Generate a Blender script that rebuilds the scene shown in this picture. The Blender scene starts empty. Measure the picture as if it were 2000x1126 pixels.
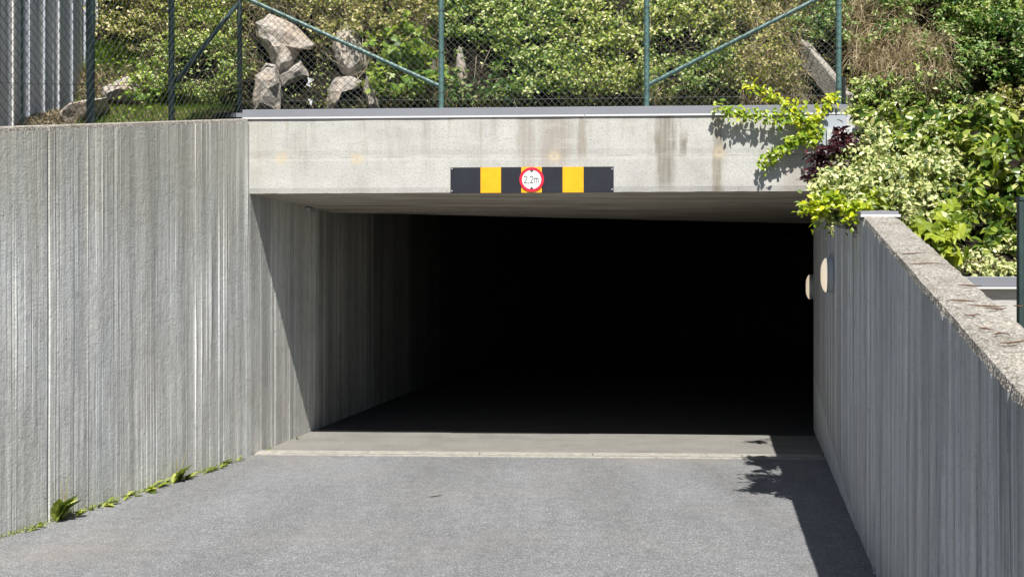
import bpy, math, random
import numpy as np
from mathutils import Vector, Matrix, noise
random.seed(7)
RNG = np.random.default_rng(11)
S = bpy.context.scene
COL = S.collection

# ------------------------------------------------------------------ camera, sky, sun, exposure
CAMH = 1.56
F = 2000.0                       # focal length in pixels of the 2000 px wide photograph
cd = bpy.data.cameras.new('camera')
cd.sensor_width = 36.0
cd.lens = 36.0
cd.clip_start = 0.05
cd.clip_end = 3000
cam = bpy.data.objects.new('camera', cd)
cam.location = (0, 0, CAMH)
cam.rotation_euler = (math.radians(90), 0, 0)
COL.objects.link(cam)
S.camera = cam

SUN_D = Vector((-0.038, 0.67, -1.0)).normalized()      # direction in which the light travels
elev = math.asin(-SUN_D.z)
azim = math.atan2(-SUN_D.x, -SUN_D.y)
W = bpy.data.worlds.new('World')
S.world = W
W.use_nodes = True
wn = W.node_tree
bg = wn.nodes['Background']
sky = wn.nodes.new('ShaderNodeTexSky')
sky.sky_type = 'NISHITA'
sky.sun_disc = False
sky.sun_elevation = elev
sky.sun_rotation = azim
wn.links.new(sky.outputs['Color'], bg.inputs['Color'])
bg.inputs['Strength'].default_value = 0.05
sd = bpy.data.lights.new('sun', 'SUN')
sd.energy = 5.0
sd.angle = math.radians(0.5)
sd.color = (1.0, 0.96, 0.89)
so = bpy.data.objects.new('sun', sd)
so.rotation_euler = SUN_D.to_track_quat('-Z', 'Y').to_euler()
so.location = (0, -5, 12)
COL.objects.link(so)
S.view_settings.view_transform = 'Standard'
S.view_settings.look = 'None'
S.view_settings.exposure = 0.70
S.view_settings.gamma = 1.0
S.view_settings.use_curve_mapping = False
S.cycles.max_bounces = 6
S.cycles.diffuse_bounces = 2
S.cycles.transparent_max_bounces = 8

# ------------------------------------------------------------------ helpers
ROOTLOC = {}

def P(px, py, Y):
    return Vector(((px - 1000) / F * Y, Y, CAMH + (563 - py) / F * Y))

def root_of(o):
    while o.parent:
        o = o.parent
    return o

def off_of(parent):
    if parent is None:
        return Vector((0, 0, 0))
    return ROOTLOC.get(root_of(parent).name, Vector((0, 0, 0)))

def props(o, label=None, cat=None, group=None, kind=None):
    if label: o['label'] = label
    if cat: o['category'] = cat
    if group: o['group'] = group
    if kind: o['kind'] = kind
    return o

def thing(name, label, cat, loc=(0, 0, 0), group=None, kind=None):
    o = bpy.data.objects.new(name, None)
    o.empty_display_size = 0.2
    COL.objects.link(o)
    o.location = loc
    ROOTLOC[o.name] = Vector(loc)
    return props(o, label, cat, group, kind)

class MB:
    def __init__(s):
        s.v = []; s.f = []; s.uv = None; s.smooth = False
    def add(s, vs, fs):
        b = len(s.v)
        s.v += [tuple(v) for v in vs]
        s.f += [tuple(b + i for i in f) for f in fs]
        return s
    def hexa(s, c):      # 8 corners: bottom 0-3 ccw, top 4-7 ccw
        return s.add(c, [(3, 2, 1, 0), (4, 5, 6, 7), (0, 1, 5, 4), (1, 2, 6, 5), (2, 3, 7, 6), (3, 0, 4, 7)])
    def box(s, a, b):
        (x0, y0, z0), (x1, y1, z1) = a, b
        return s.hexa([(x0, y0, z0), (x1, y0, z0), (x1, y1, z0), (x0, y1, z0),
                       (x0, y0, z1), (x1, y0, z1), (x1, y1, z1), (x0, y1, z1)])
    def tube(s, pts, r, n=8, caps=True):
        pts = [Vector(p) for p in pts]
        rs = r if isinstance(r, (list, tuple)) else [r] * len(pts)
        b = len(s.v)
        up = None
        for i, p in enumerate(pts):
            t = (pts[min(i + 1, len(pts) - 1)] - pts[max(i - 1, 0)])
            t = t.normalized() if t.length > 1e-9 else Vector((0, 0, 1))
            if up is None:
                up = t.orthogonal().normalized()
            up = (up - t * up.dot(t))
            up = up.normalized() if up.length > 1e-6 else t.orthogonal().normalized()
            w = t.cross(up)
            for k in range(n):
                a = 2 * math.pi * k / n
                s.v.append(tuple(p + (up * math.cos(a) + w * math.sin(a)) * rs[i]))
        for i in range(len(pts) - 1):
            for k in range(n):
                k2 = (k + 1) % n
                s.f.append((b + i * n + k, b + i * n + k2, b + (i + 1) * n + k2, b + (i + 1) * n + k))
        if caps:
            s.f.append(tuple(b + k for k in reversed(range(n))))
            e = b + (len(pts) - 1) * n
            s.f.append(tuple(e + k for k in range(n)))
        return s
    def disc(s, c, n, r, depth, seg=40, r_in=0.0):   # extruded disc (or ring) facing n
        n = Vector(n).normalized(); c = Vector(c)
        a1 = n.cross(Vector((0, 0, 1)))
        a1 = a1.normalized() if a1.length > 1e-6 else Vector((1, 0, 0))
        a2 = a1.cross(n)
        b = len(s.v)
        for d in (0, depth):
            for rr in ((r, r_in) if r_in > 0 else (r,)):
                for k in range(seg):
                    a = 2 * math.pi * k / seg
                    s.v.append(tuple(c + n * d + (a1 * math.cos(a) + a2 * math.sin(a)) * rr))
        R = seg * (2 if r_in > 0 else 1)
        for k in range(seg):
            k2 = (k + 1) % seg
            s.f.append((b + k, b + k2, b + R + k2, b + R + k))
            if r_in > 0:
                s.f.append((b + R + k, b + R + k2, b + R + seg + k2, b + R + seg + k))
                s.f.append((b + seg + k2, b + seg + k, b + R + seg + k, b + R + seg + k2))
        if r_in <= 0:
            s.f.append(tuple(b + R + k for k in range(seg)))
            s.f.append(tuple(b + k for k in reversed(range(seg))))
        return s
    def build(s, name, mat, parent=None, smooth=False, bevel=0.0, mats=None):
        off = off_of(parent)
        m = bpy.data.meshes.new(name)
        m.from_pydata([(v[0] - off.x, v[1] - off.y, v[2] - off.z) for v in s.v], [], s.f)
        if s.uv is not None:
            l = m.uv_layers.new(name='UVMap')
            li = np.zeros(len(m.loops), dtype=np.int32)
            m.loops.foreach_get('vertex_index', li)
            l.data.foreach_set('uv', np.array(s.uv, dtype=np.float32)[li].ravel())
        m.materials.append(mat)
        if mats: m.materials.append(mats[0]); m.polygons.foreach_set('material_index', mats[1])
        if smooth:
            m.polygons.foreach_set('use_smooth', [True] * len(m.polygons))
        m.update()
        o = bpy.data.objects.new(name, m)
        COL.objects.link(o)
        if parent: o.parent = parent
        if bevel > 0:
            bm = o.modifiers.new('bevel', 'BEVEL')
            bm.width = bevel; bm.segments = 2; bm.limit_method = 'ANGLE'
        return o

# ------------------------------------------------------------------ materials
def newmat(name):
    m = bpy.data.materials.new(name)
    m.use_nodes = True
    nt = m.node_tree
    return m, nt, nt.nodes['Principled BSDF'], nt.nodes['Material Output']

class NT:
    def __init__(s, nt): s.nt = nt
    def n(s, typ, **kw):
        nd = s.nt.nodes.new(typ)
        for k, v in kw.items():
            if k.startswith('i_'):
                key = k[2:]
                key = int(key) if key.isdigit() else key
                nd.inputs[key].default_value = v
            else:
                setattr(nd, k, v)
        return nd
    def l(s, a, b): s.nt.links.new(a, b)
    def coord(s, kind='Object', scale=(1, 1, 1)):
        t = s.n('ShaderNodeTexCoord')
        m = s.n('ShaderNodeMapping')
        m.inputs['Scale'].default_value = scale
        s.l(t.outputs[kind], m.inputs['Vector'])
        return m.outputs['Vector']
    def noise(s, vec, scale, detail=4, rough=0.55, lac=2.0):
        nd = s.n('ShaderNodeTexNoise')
        nd.inputs['Scale'].default_value = scale
        nd.inputs['Detail'].default_value = detail
        nd.inputs['Roughness'].default_value = rough
        s.l(vec, nd.inputs['Vector'])
        return nd.outputs['Fac']
    def ramp(s, fac, stops, interp='LINEAR'):
        r = s.n('ShaderNodeValToRGB')
        r.color_ramp.interpolation = interp
        e = r.color_ramp.elements
        while len(e) < len(stops): e.new(0.5)
        for el, (p, c) in zip(e, stops):
            el.position = p
            if not isinstance(c, (tuple, list)): c = (c, c, c)
            el.color = (*c[:3], 1)
        s.l(fac, r.inputs['Fac'])
        return r.outputs['Color']
    def mix(s, fac, a, b, mode='MIX'):
        m = s.n('ShaderNodeMix', data_type='RGBA', blend_type=mode)
        for inp, v in ((m.inputs[0], fac), (m.inputs[6], a), (m.inputs[7], b)):
            if hasattr(v, 'is_output') or hasattr(v, 'links'): s.l(v, inp)
            elif isinstance(v, (int, float)): inp.default_value = v if inp == m.inputs[0] else (v, v, v, 1)
            else: inp.default_value = (*v[:3], 1)
        return m.outputs[2]
    def math(s, op, a, b=0.0, clamp=False):
        m = s.n('ShaderNodeMath', operation=op, use_clamp=clamp)
        for i, v in enumerate((a, b)):
            if hasattr(v, 'links'): s.l(v, m.inputs[i])
            else: m.inputs[i].default_value = v
        return m.outputs[0]
    def bump(s, h, bsdf, strength=0.4, dist=0.01):
        b = s.n('ShaderNodeBump')
        b.inputs['Strength'].default_value = strength
        b.inputs['Distance'].default_value = dist
        s.l(h, b.inputs['Height'])
        s.l(b.outputs['Normal'], bsdf.inputs['Normal'])

def simple(name, col, rough=0.6, metal=0.0, var=0.0, vscale=20.0, bump=0.0):
    m, nt, p, o = newmat(name)
    p.inputs['Base Color'].default_value = (*col, 1)
    p.inputs['Roughness'].default_value = rough
    p.inputs['Metallic'].default_value = metal
    if var > 0 or bump > 0:
        t = NT(nt)
        v = t.coord('Object')
        f = t.noise(v, vscale, 5, 0.6)
        c = t.ramp(f, [(0.3, tuple(x * (1 - var) for x in col)), (0.7, tuple(min(1, x * (1 + var)) for x in col))])
        t.l(c, p.inputs['Base Color'])
        if bump > 0: t.bump(f, p, bump, 0.01)
    return m

def sub(a, b): return tuple(x * b for x in a)

def concrete_ribbed(name, base, dirt=0.5, contrast=1.0, crack=False, sf=14.0):
    """wall concrete: uv.x = metres along the wall, uv.y = height in metres"""
    m, nt, p, o = newmat(name)
    t = NT(nt)
    uv = t.n('ShaderNodeTexCoord').outputs['UV']
    def mp(sx, sy):
        k = t.n('ShaderNodeMapping'); k.inputs['Scale'].default_value = (sx, sy, 1)
        t.l(uv, k.inputs['Vector']); return k.outputs['Vector']
    streak = t.noise(mp(sf, 0.22), 1.0, 7, 0.78)
    fine = t.noise(mp(110, 1.2), 1.0, 3, 0.6)
    blot = t.noise(mp(1.1, 0.8), 1.3, 5, 0.62)
    grain = t.noise(mp(60, 60), 1.0, 6, 0.7)
    c = t.ramp(streak, [(0.36, sub(base, max(.2, 1 - 0.42 * contrast))), (0.46, sub(base, 0.93)), (0.54, sub(base, 1.03)), (0.64, sub(base, 1 + 0.28 * contrast))])
    c = t.mix(t.ramp(fine, [(0.3, 0.0), (0.62, 0.55)]), t.mix(1.0, c, (0.72, 0.72, 0.72), 'MULTIPLY'), c)
    c = t.mix(t.ramp(blot, [(0.38, dirt * 0.75), (0.58, 0.0)]), c, (base[0] * 0.62, base[1] * 0.6, base[2] * 0.56))
    patch = t.noise(mp(9, 5), 1.0, 5, 0.7)
    c = t.mix(t.ramp(patch, [(0.38, 0.5), (0.5, 0.0)]), c, t.mix(1.0, c, (0.74, 0.74, 0.74), 'MULTIPLY'))
    sepz = t.n('ShaderNodeSeparateXYZ'); t.l(uv, sepz.inputs[0])
    up = t.math('ADD', sepz.outputs['Y'], t.math('MULTIPLY', t.math('SUBTRACT', t.noise(mp(4, .3), 1.0, 4, .6), .5), 1.6))
    if not crack: c = t.mix(t.ramp(t.math('MULTIPLY', up, 0.3), [(0.52, 0.0), (0.80, 0.62)]), c, (base[0] * 0.60, base[1] * 0.57, base[2] * 0.50))
    blue = t.noise(mp(2.5, 0.5), 1.0, 3, 0.5)
    c = t.mix(t.ramp(blue, [(0.45, 0.0), (0.75, 0.5)]), c, t.mix(1.0, c, (0.90, 1.0, 1.10), 'MULTIPLY'))
    c = t.mix(t.ramp(grain, [(0.32, 0.45), (0.5, 0.0)]), c, t.mix(1.0, c, (0.6, 0.6, 0.6), 'MULTIPLY'))
    brd = t.noise(mp(5.5, 0.25), 1.0, 3, 0.6)
    c = t.mix(1.0, c, t.ramp(brd, [(0.38, (.78, .78, .77)), (0.5, (1, 1, 1)), (0.62, (1.12, 1.12, 1.1))]), 'MULTIPLY')
    dk = t.noise(mp(22, 0.45), 1.7, 6, 0.7)
    c = t.mix(t.ramp(dk, [(0.55, 0.0), (0.63, 0.6)]), c, sub(base, 0.42))
    wl = t.noise(mp(34, 0.16), 2.3, 4, 0.6)
    c = t.mix(t.ramp(wl, [(0.64, 0.0), (0.69, 0.6)]), c, tuple(min(.9, x * 1.45) for x in base))
    spk = t.noise(mp(34, 26), 1.0, 5, 0.8)
    c = t.mix(t.ramp(spk, [(0.34, 0.75), (0.42, 0.0)]), c, sub(base, 0.38))
    # blow holes
    vo = t.n('ShaderNodeTexVoronoi'); vo.inputs['Scale'].default_value = 9.0
    vo.inputs['Randomness'].default_value = 1.0
    t.l(mp(1, 0.8), vo.inputs['Vector'])
    hole = t.ramp(vo.outputs['Distance'], [(0.02, 1.0), (0.055, 0.0)])
    c = t.mix(t.math('MULTIPLY', hole, 0.75), c, (0.04, 0.04, 0.038))
    # dark run-off near the top edge and damp foot
    sep = t.n('ShaderNodeSeparateXYZ'); t.l(uv, sep.inputs[0])
    if crack:
        # old day-work joint: a thin dark line that climbs along the wall
        lin = t.math('SUBTRACT', sep.outputs['Y'], t.math('ADD', t.math('MULTIPLY', t.math('SUBTRACT', sep.outputs['X'], 8.1), 0.125), 0.2))
        wob = t.math('MULTIPLY', t.math('SUBTRACT', t.noise(mp(3, 3), 1.0, 3, 0.5), 0.5), 0.05)
        ln = t.math('ABSOLUTE', t.math('ADD', lin, wob))
        k = t.ramp(ln, [(0.006, 0.7), (0.016, 0.0)])
        c = t.mix(k, c, sub(base, 0.3))
        low = t.ramp(t.math('ADD', lin, wob), [(0.0, 1.0), (0.01, 0.0)])
        c = t.mix(t.math('MULTIPLY', low, 0.35), c, sub(base, 1.25))
    t.l(c, p.inputs['Base Color'])
    p.inputs['Roughness'].default_value = 0.88
    h = t.math('ADD', t.math('MULTIPLY', grain, 0.8), t.math('MULTIPLY', fine, 0.5))
    h2 = t.noise(mp(24, 16), 1.0, 4, 0.6)
    h = t.math('ADD', h, t.math('MULTIPLY', h2, 0.9))
    h = t.math('SUBTRACT', h, t.math('MULTIPLY', hole, 1.5))
    t.bump(h, p, 0.8, 0.008)
    return m

def concrete_lintel(name):
    m, nt, p, o = newmat(name)
    t = NT(nt)
    uv = t.n('ShaderNodeTexCoord').outputs['UV']
    def mp(sx, sy):
        k = t.n('ShaderNodeMapping'); k.inputs['Scale'].default_value = (sx, sy, 1)
        t.l(uv, k.inputs['Vector']); return k.outputs['Vector']
    sep = t.n('ShaderNodeSeparateXYZ'); t.l(uv, sep.inputs[0])
    grain = t.noise(mp(55, 55), 1.0, 6, 0.75)
    cloud = t.noise(mp(3.0, 2.2), 1.0, 6, 0.6)
    c = t.ramp(cloud, [(0.25, (0.36, 0.355, 0.335)), (0.45, (0.435, 0.432, 0.41)), (0.7, (0.50, 0.497, 0.475))])
    c = t.mix(t.ramp(grain, [(0.34, 0.8), (0.50, 0.0)]), c, (0.25, 0.245, 0.225))
    # board joint across the beam
    wob = t.math('MULTIPLY', t.math('SUBTRACT', t.noise(mp(2, 2), 1.0, 4, 0.6), 0.5), 0.03)
    jy = t.math('ABSOLUTE', t.math('ADD', t.math('SUBTRACT', sep.outputs['Y'], 2.775), wob))
    c = t.mix(t.math('MULTIPLY', t.ramp(jy, [(0.002, 1.0), (0.012, 0.0)]), t.ramp(t.noise(mp(5, 1), 1.0, 3), [(0.4, 0.1), (0.6, 0.6)])), c, (0.22, 0.21, 0.19))
    # rust and algae runs below the coping: (centre along beam, half width, strength, colour)
    wx = t.math('ADD', sep.outputs['X'], t.math('MULTIPLY', t.math('SUBTRACT', t.noise(mp(6, 2.5), 1.0, 4, 0.65), 0.5), 0.12))
    run = t.noise(mp(38, 1.4), 1.0, 5, 0.7)
    for cx, hw, st, col, top, bot in [
        (2.58, 0.10, 0.50, (0.36, 0.32, 0.26), 3.3, 2.2), (2.86, 0.20, 0.55, (0.38, 0.32, 0.26), 3.3, 2.62),
        (3.10, 0.07, 0.60, (0.33, 0.28, 0.21), 3.3, 2.7), (2.30, 0.05, 0.35, (0.40, 0.37, 0.33), 3.3, 2.85),
        (3.86, 0.12, 0.75, (0.26, 0.24, 0.19), 3.3, 2.40), (4.02, 0.05, 0.80, (0.22, 0.20, 0.15), 3.02, 2.72),
        (3.78, 0.04, 0.7, (0.22, 0.20, 0.15), 3.02, 2.74), (4.33, 0.07, 0.70, (0.30, 0.26, 0.19), 3.3, 2.2),
        (5.02, 0.14, 0.45, (0.42, 0.36, 0.30), 2.80, 2.2), (0.62, 0.05, 0.35, (0.40, 0.39, 0.35), 3.2, 2.80),
        (1.66, 0.06, 0.35, (0.38, 0.37, 0.33), 3.2, 2.7), (0.12, 0.14, 0.30, (0.42, 0.40, 0.33), 3.2, 2.5)]:
        d = t.math('ABSOLUTE', t.math('SUBTRACT', wx, cx))
        g = t.ramp(d, [(hw * 0.35, 1.0), (hw, 0.0)], 'EASE')
        vy = t.math('MULTIPLY', t.math('MULTIPLY', t.math('SUBTRACT', top, sep.outputs['Y']), 9.0, True),
                    t.math('MULTIPLY', t.math('SUBTRACT', sep.outputs['Y'], bot), 7.0, True))
        f = t.math('MULTIPLY', t.math('MULTIPLY', g, vy), t.math('MULTIPLY', t.ramp(run, [(0.3, 0.45), (0.6, 1.0)]), min(1.0, st * 1.25)))
        c = t.mix(f, c, tuple(q * 0.72 for q in col))
    gr = t.noise(mp(7, 0.45), 1.9, 6, 0.7)
    c = t.mix(t.math('MULTIPLY', t.ramp(gr, [(0.52, 0.0), (0.66, 0.55)]), t.math('MULTIPLY', t.math('SUBTRACT', sep.outputs['Y'], 2.42), 1.7, True)), c, (0.27, 0.25, 0.20))
    ft = t.noise(mp(2.2, 9), 1.0, 5, 0.65)
    c = t.mix(t.ramp(ft, [(0.55, 0.0), (0.7, 0.35)]), c, (0.55, 0.54, 0.50))
    # pale rings where the formwork ties were
    for cx, cy in [(0.315, 2.775), (1.02, 2.76), (2.845, 2.775), (4.345, 2.80)]:
        dx = t.math('SUBTRACT', sep.outputs['X'], cx); dy = t.math('SUBTRACT', sep.outputs['Y'], cy)
        d = t.math('SQRT', t.math('ADD', t.math('MULTIPLY', dx, dx), t.math('MULTIPLY', dy, dy)))
        c = t.mix(t.ramp(d, [(0.02, 0.5), (0.028, 0.9), (0.05, 0.35), (0.085, 0.0)]), c, (0.50, 0.42, 0.30))
        c = t.mix(t.ramp(d, [(0.0, 0.6), (0.022, 0.0)]), c, (0.36, 0.35, 0.33))
    vo = t.n('ShaderNodeTexVoronoi'); vo.inputs['Scale'].default_value = 22.0
    t.l(mp(1, 1), vo.inputs['Vector'])
    hole = t.math('MULTIPLY', t.ramp(vo.outputs['Distance'], [(0.05, 1.0), (0.12, 0.0)]), t.ramp(t.noise(mp(1.5, 3), 1.0, 3), [(0.45, 0.0), (0.6, 0.8)]))
    c = t.mix(hole, c, (0.22, 0.21, 0.19))
    t.l(c, p.inputs['Base Color'])
    p.inputs['Roughness'].default_value = 0.85
    t.bump(t.math('SUBTRACT', t.math('ADD', grain, t.math('MULTIPLY', cloud, 0.6)), hole), p, 0.4, 0.005)
    return m

def concrete_plain(name, base, stain=(0.3, 0.27, 0.2), streak=False):
    m, nt, p, o = newmat(name)
    t = NT(nt)
    v = t.coord('Object')
    a = t.noise(v, 2.2, 6, 0.65); b = t.noise(v, 45, 6, 0.75)
    c = t.ramp(a, [(0.25, sub(base, 0.75)), (0.5, base), (0.75, sub(base, 1.18))])
    c = t.mix(t.ramp(b, [(0.35, 0.65), (0.5, 0.0)]), c, sub(base, 0.55))
    if streak:
        s = t.noise(t.coord('Object', (0.5, 3.0, 1)), 1.2, 6, 0.7)
        c = t.mix(t.ramp(s, [(0.45, 0.0), (0.62, 0.6)]), c, stain)
    t.l(c, p.inputs['Base Color'])
    p.inputs['Roughness'].default_value = 0.9
    t.bump(b, p, 0.6, 0.008)
    return m

def asphalt():
    m, nt, p, o = newmat('asphalt')
    t = NT(nt)
    v = t.coord('Object')
    vo = t.n('ShaderNodeTexVoronoi'); vo.inputs['Scale'].default_value = 185.0
    t.l(v, vo.inputs['Vector'])
    stone = t.n('ShaderNodeSeparateColor'); t.l(vo.outputs['Color'], stone.inputs[0])
    c = t.ramp(stone.outputs[0], [(0.0, (0.125, 0.131, 0.140)), (0.45, (0.178, 0.186, 0.197)), (0.85, (0.235, 0.243, 0.252)), (0.985, (0.46, 0.46, 0.46))])
    gap = t.ramp(vo.outputs['Distance'], [(0.45, 0.0), (0.8, 0.6)])
    c = t.mix(gap, c, (0.07, 0.07, 0.075))
    big = t.noise(v, 0.9, 5, 0.6)
    c = t.mix(1.0, c, t.ramp(big, [(0.3, (0.92, 0.92, 0.93)), (0.55, (1.04, 1.04, 1.04)), (0.75, (1.13, 1.12, 1.1))]), 'MULTIPLY')
    # tracks worn lighter along the ramp
    tr = t.noise(t.coord('Object', (1.6, 0.18, 1)), 1.0, 4, 0.6)
    c = t.mix(1.0, c, t.ramp(tr, [(0.38, (0.92, 0.91, 0.90)), (0.62, (1.07, 1.07, 1.08))]), 'MULTIPLY')
    oil = t.noise(v, 1.7, 6, 0.75)
    c = t.mix(t.ramp(oil, [(0.27, 0.5), (0.36, 0.0)]), c, (0.08, 0.08, 0.08))
    dust = t.noise(v, 0.6, 3, 0.5)
    c = t.mix(t.ramp(dust, [(0.52, 0.0), (0.72, 0.45)]), c, (0.24, 0.22, 0.195))
    mid = t.noise(v, 9.0, 4, 0.7)
    c = t.mix(1.0, c, t.ramp(mid, [(0.3, 0.85), (0.7, 1.12)]), 'MULTIPLY')
    fi = t.noise(v, 160, 3, 0.7)
    t.l(c, p.inputs['Base Color'])
    p.inputs['Roughness'].default_value = 0.72
    p.inputs['Specular IOR Level'].default_value = 0.4
    t.bump(t.math('ADD', t.math('MULTIPLY', vo.outputs['Distance'], -1.0), t.math('MULTIPLY', fi, 0.4)), p, 0.6, 0.004)
    return m

def leafmat(name, stops, rough=0.42, trans=0.3, edge=None, obj=False):
    m, nt, p, o = newmat(name)
    t = NT(nt)
    at = t.n('ShaderNodeAttribute', attribute_name='rnd')
    c = t.ramp(at.outputs['Fac'], stops)
    if edge:
        ed = t.n('ShaderNodeAttribute', attribute_name='edge')
        c = t.mix(ed.outputs['Fac'], c, edge)
    t.l(c, p.inputs['Base Color'])
    p.inputs['Roughness'].default_value = rough
    p.inputs['Specular IOR Level'].default_value = 0.45
    tr = t.n('ShaderNodeBsdfTranslucent')
    t.l(t.mix(1.0, c, (1.25, 1.25, 0.5), 'MULTIPLY'), tr.inputs['Color'])
    ms = t.n('ShaderNodeMixShader'); ms.inputs[0].default_value = trans
    t.l(p.outputs[0], ms.inputs[1]); t.l(tr.outputs[0], ms.inputs[2])
    t.l(ms.outputs[0], o.inputs['Surface'])
    return m

M = {}
M['ribL'] = concrete_ribbed('concrete_ribbed_left', (0.77, 0.77, 0.74), 0.65, 0.85)
M['ribI'] = concrete_ribbed('concrete_ribbed_inner_shade', (0.50, 0.49, 0.455), 0.9, 1.2)  # darker copy of ribL: light lost past the mouth is put into the colour
M['ribE'] = concrete_ribbed('concrete_ribbed_deepest_shade', (0.20, 0.195, 0.18), 0.9, 1.2)  # last ribbed step, deep tunnel shade carried by the colour
M['ribD'] = concrete_ribbed('concrete_ribbed_deep_shade', (0.36, 0.35, 0.32), 0.9, 1.2)  # middle step of the light falloff painted along the left wall
M['ribR'] = concrete_ribbed('concrete_ribbed_right', (0.68, 0.695, 0.70), 0.5, 1.6, crack=True, sf=8.0)
M['lintel'] = concrete_lintel('concrete_lintel')
M['soffit'] = concrete_plain('concrete_soffit', (0.50, 0.465, 0.40), (0.22, 0.16, 0.09), True)
M['inner'] = concrete_plain('concrete_inner_shade', (0.07, 0.067, 0.06))  # near-black base: darkness of the deep tunnel put into the colour
def pebbly():
    m, nt, p, o = newmat('concrete_weathered_top'); t = NT(nt); v = t.coord('Object')
    vo = t.n('ShaderNodeTexVoronoi'); vo.inputs['Scale'].default_value = 105.0; t.l(v, vo.inputs['Vector'])
    sc_ = t.n('ShaderNodeSeparateColor'); t.l(vo.outputs['Color'], sc_.inputs[0])
    c = t.ramp(sc_.outputs[0], [(0, (0.25, 0.235, 0.21)), (.35, (0.34, 0.32, 0.29)), (.7, (0.41, 0.385, 0.35)), (1, (0.52, 0.495, 0.45))])
    c = t.mix(t.ramp(vo.outputs['Distance'], [(.35, 0.0), (.75, .75)]), c, (0.13, 0.12, 0.10))
    b_ = t.noise(v, 5, 6, .7)
    c = t.mix(1.0, c, t.ramp(b_, [(.3, (.68, .66, .60)), (.5, (1, 1, 1)), (.7, (1.15, 1.12, 1.08))]), 'MULTIPLY')
    f_ = t.noise(v, 24, 6, .75)
    c = t.mix(t.ramp(f_, [(.36, .7), (.46, 0)]), c, (0.09, 0.08, 0.06))
    t.l(c, p.inputs['Base Color']); p.inputs['Roughness'].default_value = .92
    t.bump(t.math('ADD', t.math('MULTIPLY', vo.outputs['Distance'], -1.0), f_), p, .7, .008)
    return m
M['coping_conc'] = pebbly()
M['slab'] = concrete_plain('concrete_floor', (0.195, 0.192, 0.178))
M['slab_shade'] = concrete_plain('concrete_floor_shade', (0.05, 0.05, 0.05))  # floor colour darkened to carry the shade, from the sun's edge inward
M['asphalt'] = asphalt()
M['channel'] = simple('pale_channel', (0.30, 0.29, 0.262), 0.8, 0, 0.25, 14, 0.2)
M['slot'] = simple('channel_slot', (0.03, 0.028, 0.025), 0.8)
M['zinc'] = simple('zinc_sheet', (0.215, 0.225, 0.255), 0.55, 0.15, 0.06, 2.5)
M['zinc_pale'] = simple('zinc_pale', (0.36, 0.39, 0.44), 0.5, 0.1, 0.05, 2.5)
M['zinc_lip'] = simple('zinc_lip', (0.60, 0.60, 0.61), 0.5, 0.0)
M['black'] = simple('sign_black', (0.012, 0.014, 0.022), 0.45, 0, 0.25, 6)
M['yellow'] = simple('sign_yellow', (0.86, 0.405, 0.008), 0.38, 0, 0.10, 14)
M['red'] = simple('sign_red', (0.62, 0.012, 0.045), 0.4)
M['white'] = simple('sign_white', (0.80, 0.82, 0.82), 0.4)
M['dark_print'] = simple('sign_print', (0.03, 0.03, 0.032), 0.5)
M['bolt'] = simple('bolt_steel', (0.6, 0.6, 0.6), 0.35, 0.8)
M['post'] = simple('post_green', (0.075, 0.155, 0.145), 0.45, 0.0, 0.15, 9)
M['postdark'] = simple('post_dark', (0.022, 0.045, 0.045), 0.5, 0.0, 0.3, 9)
M['wire'] = simple('mesh_wire', (0.065, 0.08, 0.077), 0.55, 0.0)
M['wiredark'] = simple('mesh_wire_dark', (0.018, 0.028, 0.030), 0.5, 0.0)
M['soil'] = simple('soil', (0.016, 0.013, 0.009), 0.97, 0, 0.5, 6, 0.5)
M['soil'].node_tree.nodes['Principled BSDF'].inputs['Specular IOR Level'].default_value = 0.1
M['gravel'] = simple('gravel', (0.22, 0.20, 0.17), 0.95, 0, 0.4, 40, 0.8)
M['bark'] = simple('bark', (0.16, 0.125, 0.085), 0.9, 0, 0.3, 30)
M['twig'] = simple('twig_dry', (0.42, 0.36, 0.26), 0.9, 0, 0.3, 30)
M['deadleaf'] = simple('dead_leaf', (0.10, 0.05, 0.025), 0.8)
M['lamp_body'] = simple('lamp_body', (0.45, 0.48, 0.50), 0.5)
M['cable'] = simple('cable_grey', (0.40, 0.42, 0.43), 0.6)
M['glass_dark'] = simple('dark_glass', (0.02, 0.03, 0.03), 0.15)
M['litter'] = simple('white_litter', (0.82, 0.84, 0.86), 0.6)

m, nt, p, o = newmat('lamp_diffuser')
p.inputs['Base Color'].default_value = (0.84, 0.79, 0.68, 1); p.inputs['Roughness'].default_value = 0.35
p.inputs['Emission Color'].default_value = (1.0, 0.82, 0.58, 1); p.inputs['Emission Strength'].default_value = 0.38
M['diffuser'] = m

# stone
def rockmat():
    m, nt, p, o = newmat('rock')
    t = NT(nt); v = t.coord('Object')
    a = t.noise(v, 5, 8, 0.7); b = t.noise(v, 30, 6, 0.75); w = t.noise(v, 2.5, 4, 0.6)
    c = t.ramp(a, [(0.3, (0.20, 0.18, 0.16)), (0.5, (0.44, 0.40, 0.36)), (0.7, (0.62, 0.57, 0.52))])
    c = t.mix(t.ramp(b, [(0.36, 0.8), (0.52, 0.0)]), c, (0.13, 0.115, 0.10))
    c = t.mix(t.ramp(w, [(0.5, 0.0), (0.68, 0.5)]), c, (0.38, 0.25, 0.15))
    t.l(c, p.inputs['Base Color']); p.inputs['Roughness'].default_value = 0.9
    t.bump(t.math('ADD', a, b), p, 0.7, 0.02)
    return m
M['rock'] = rockmat()

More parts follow.
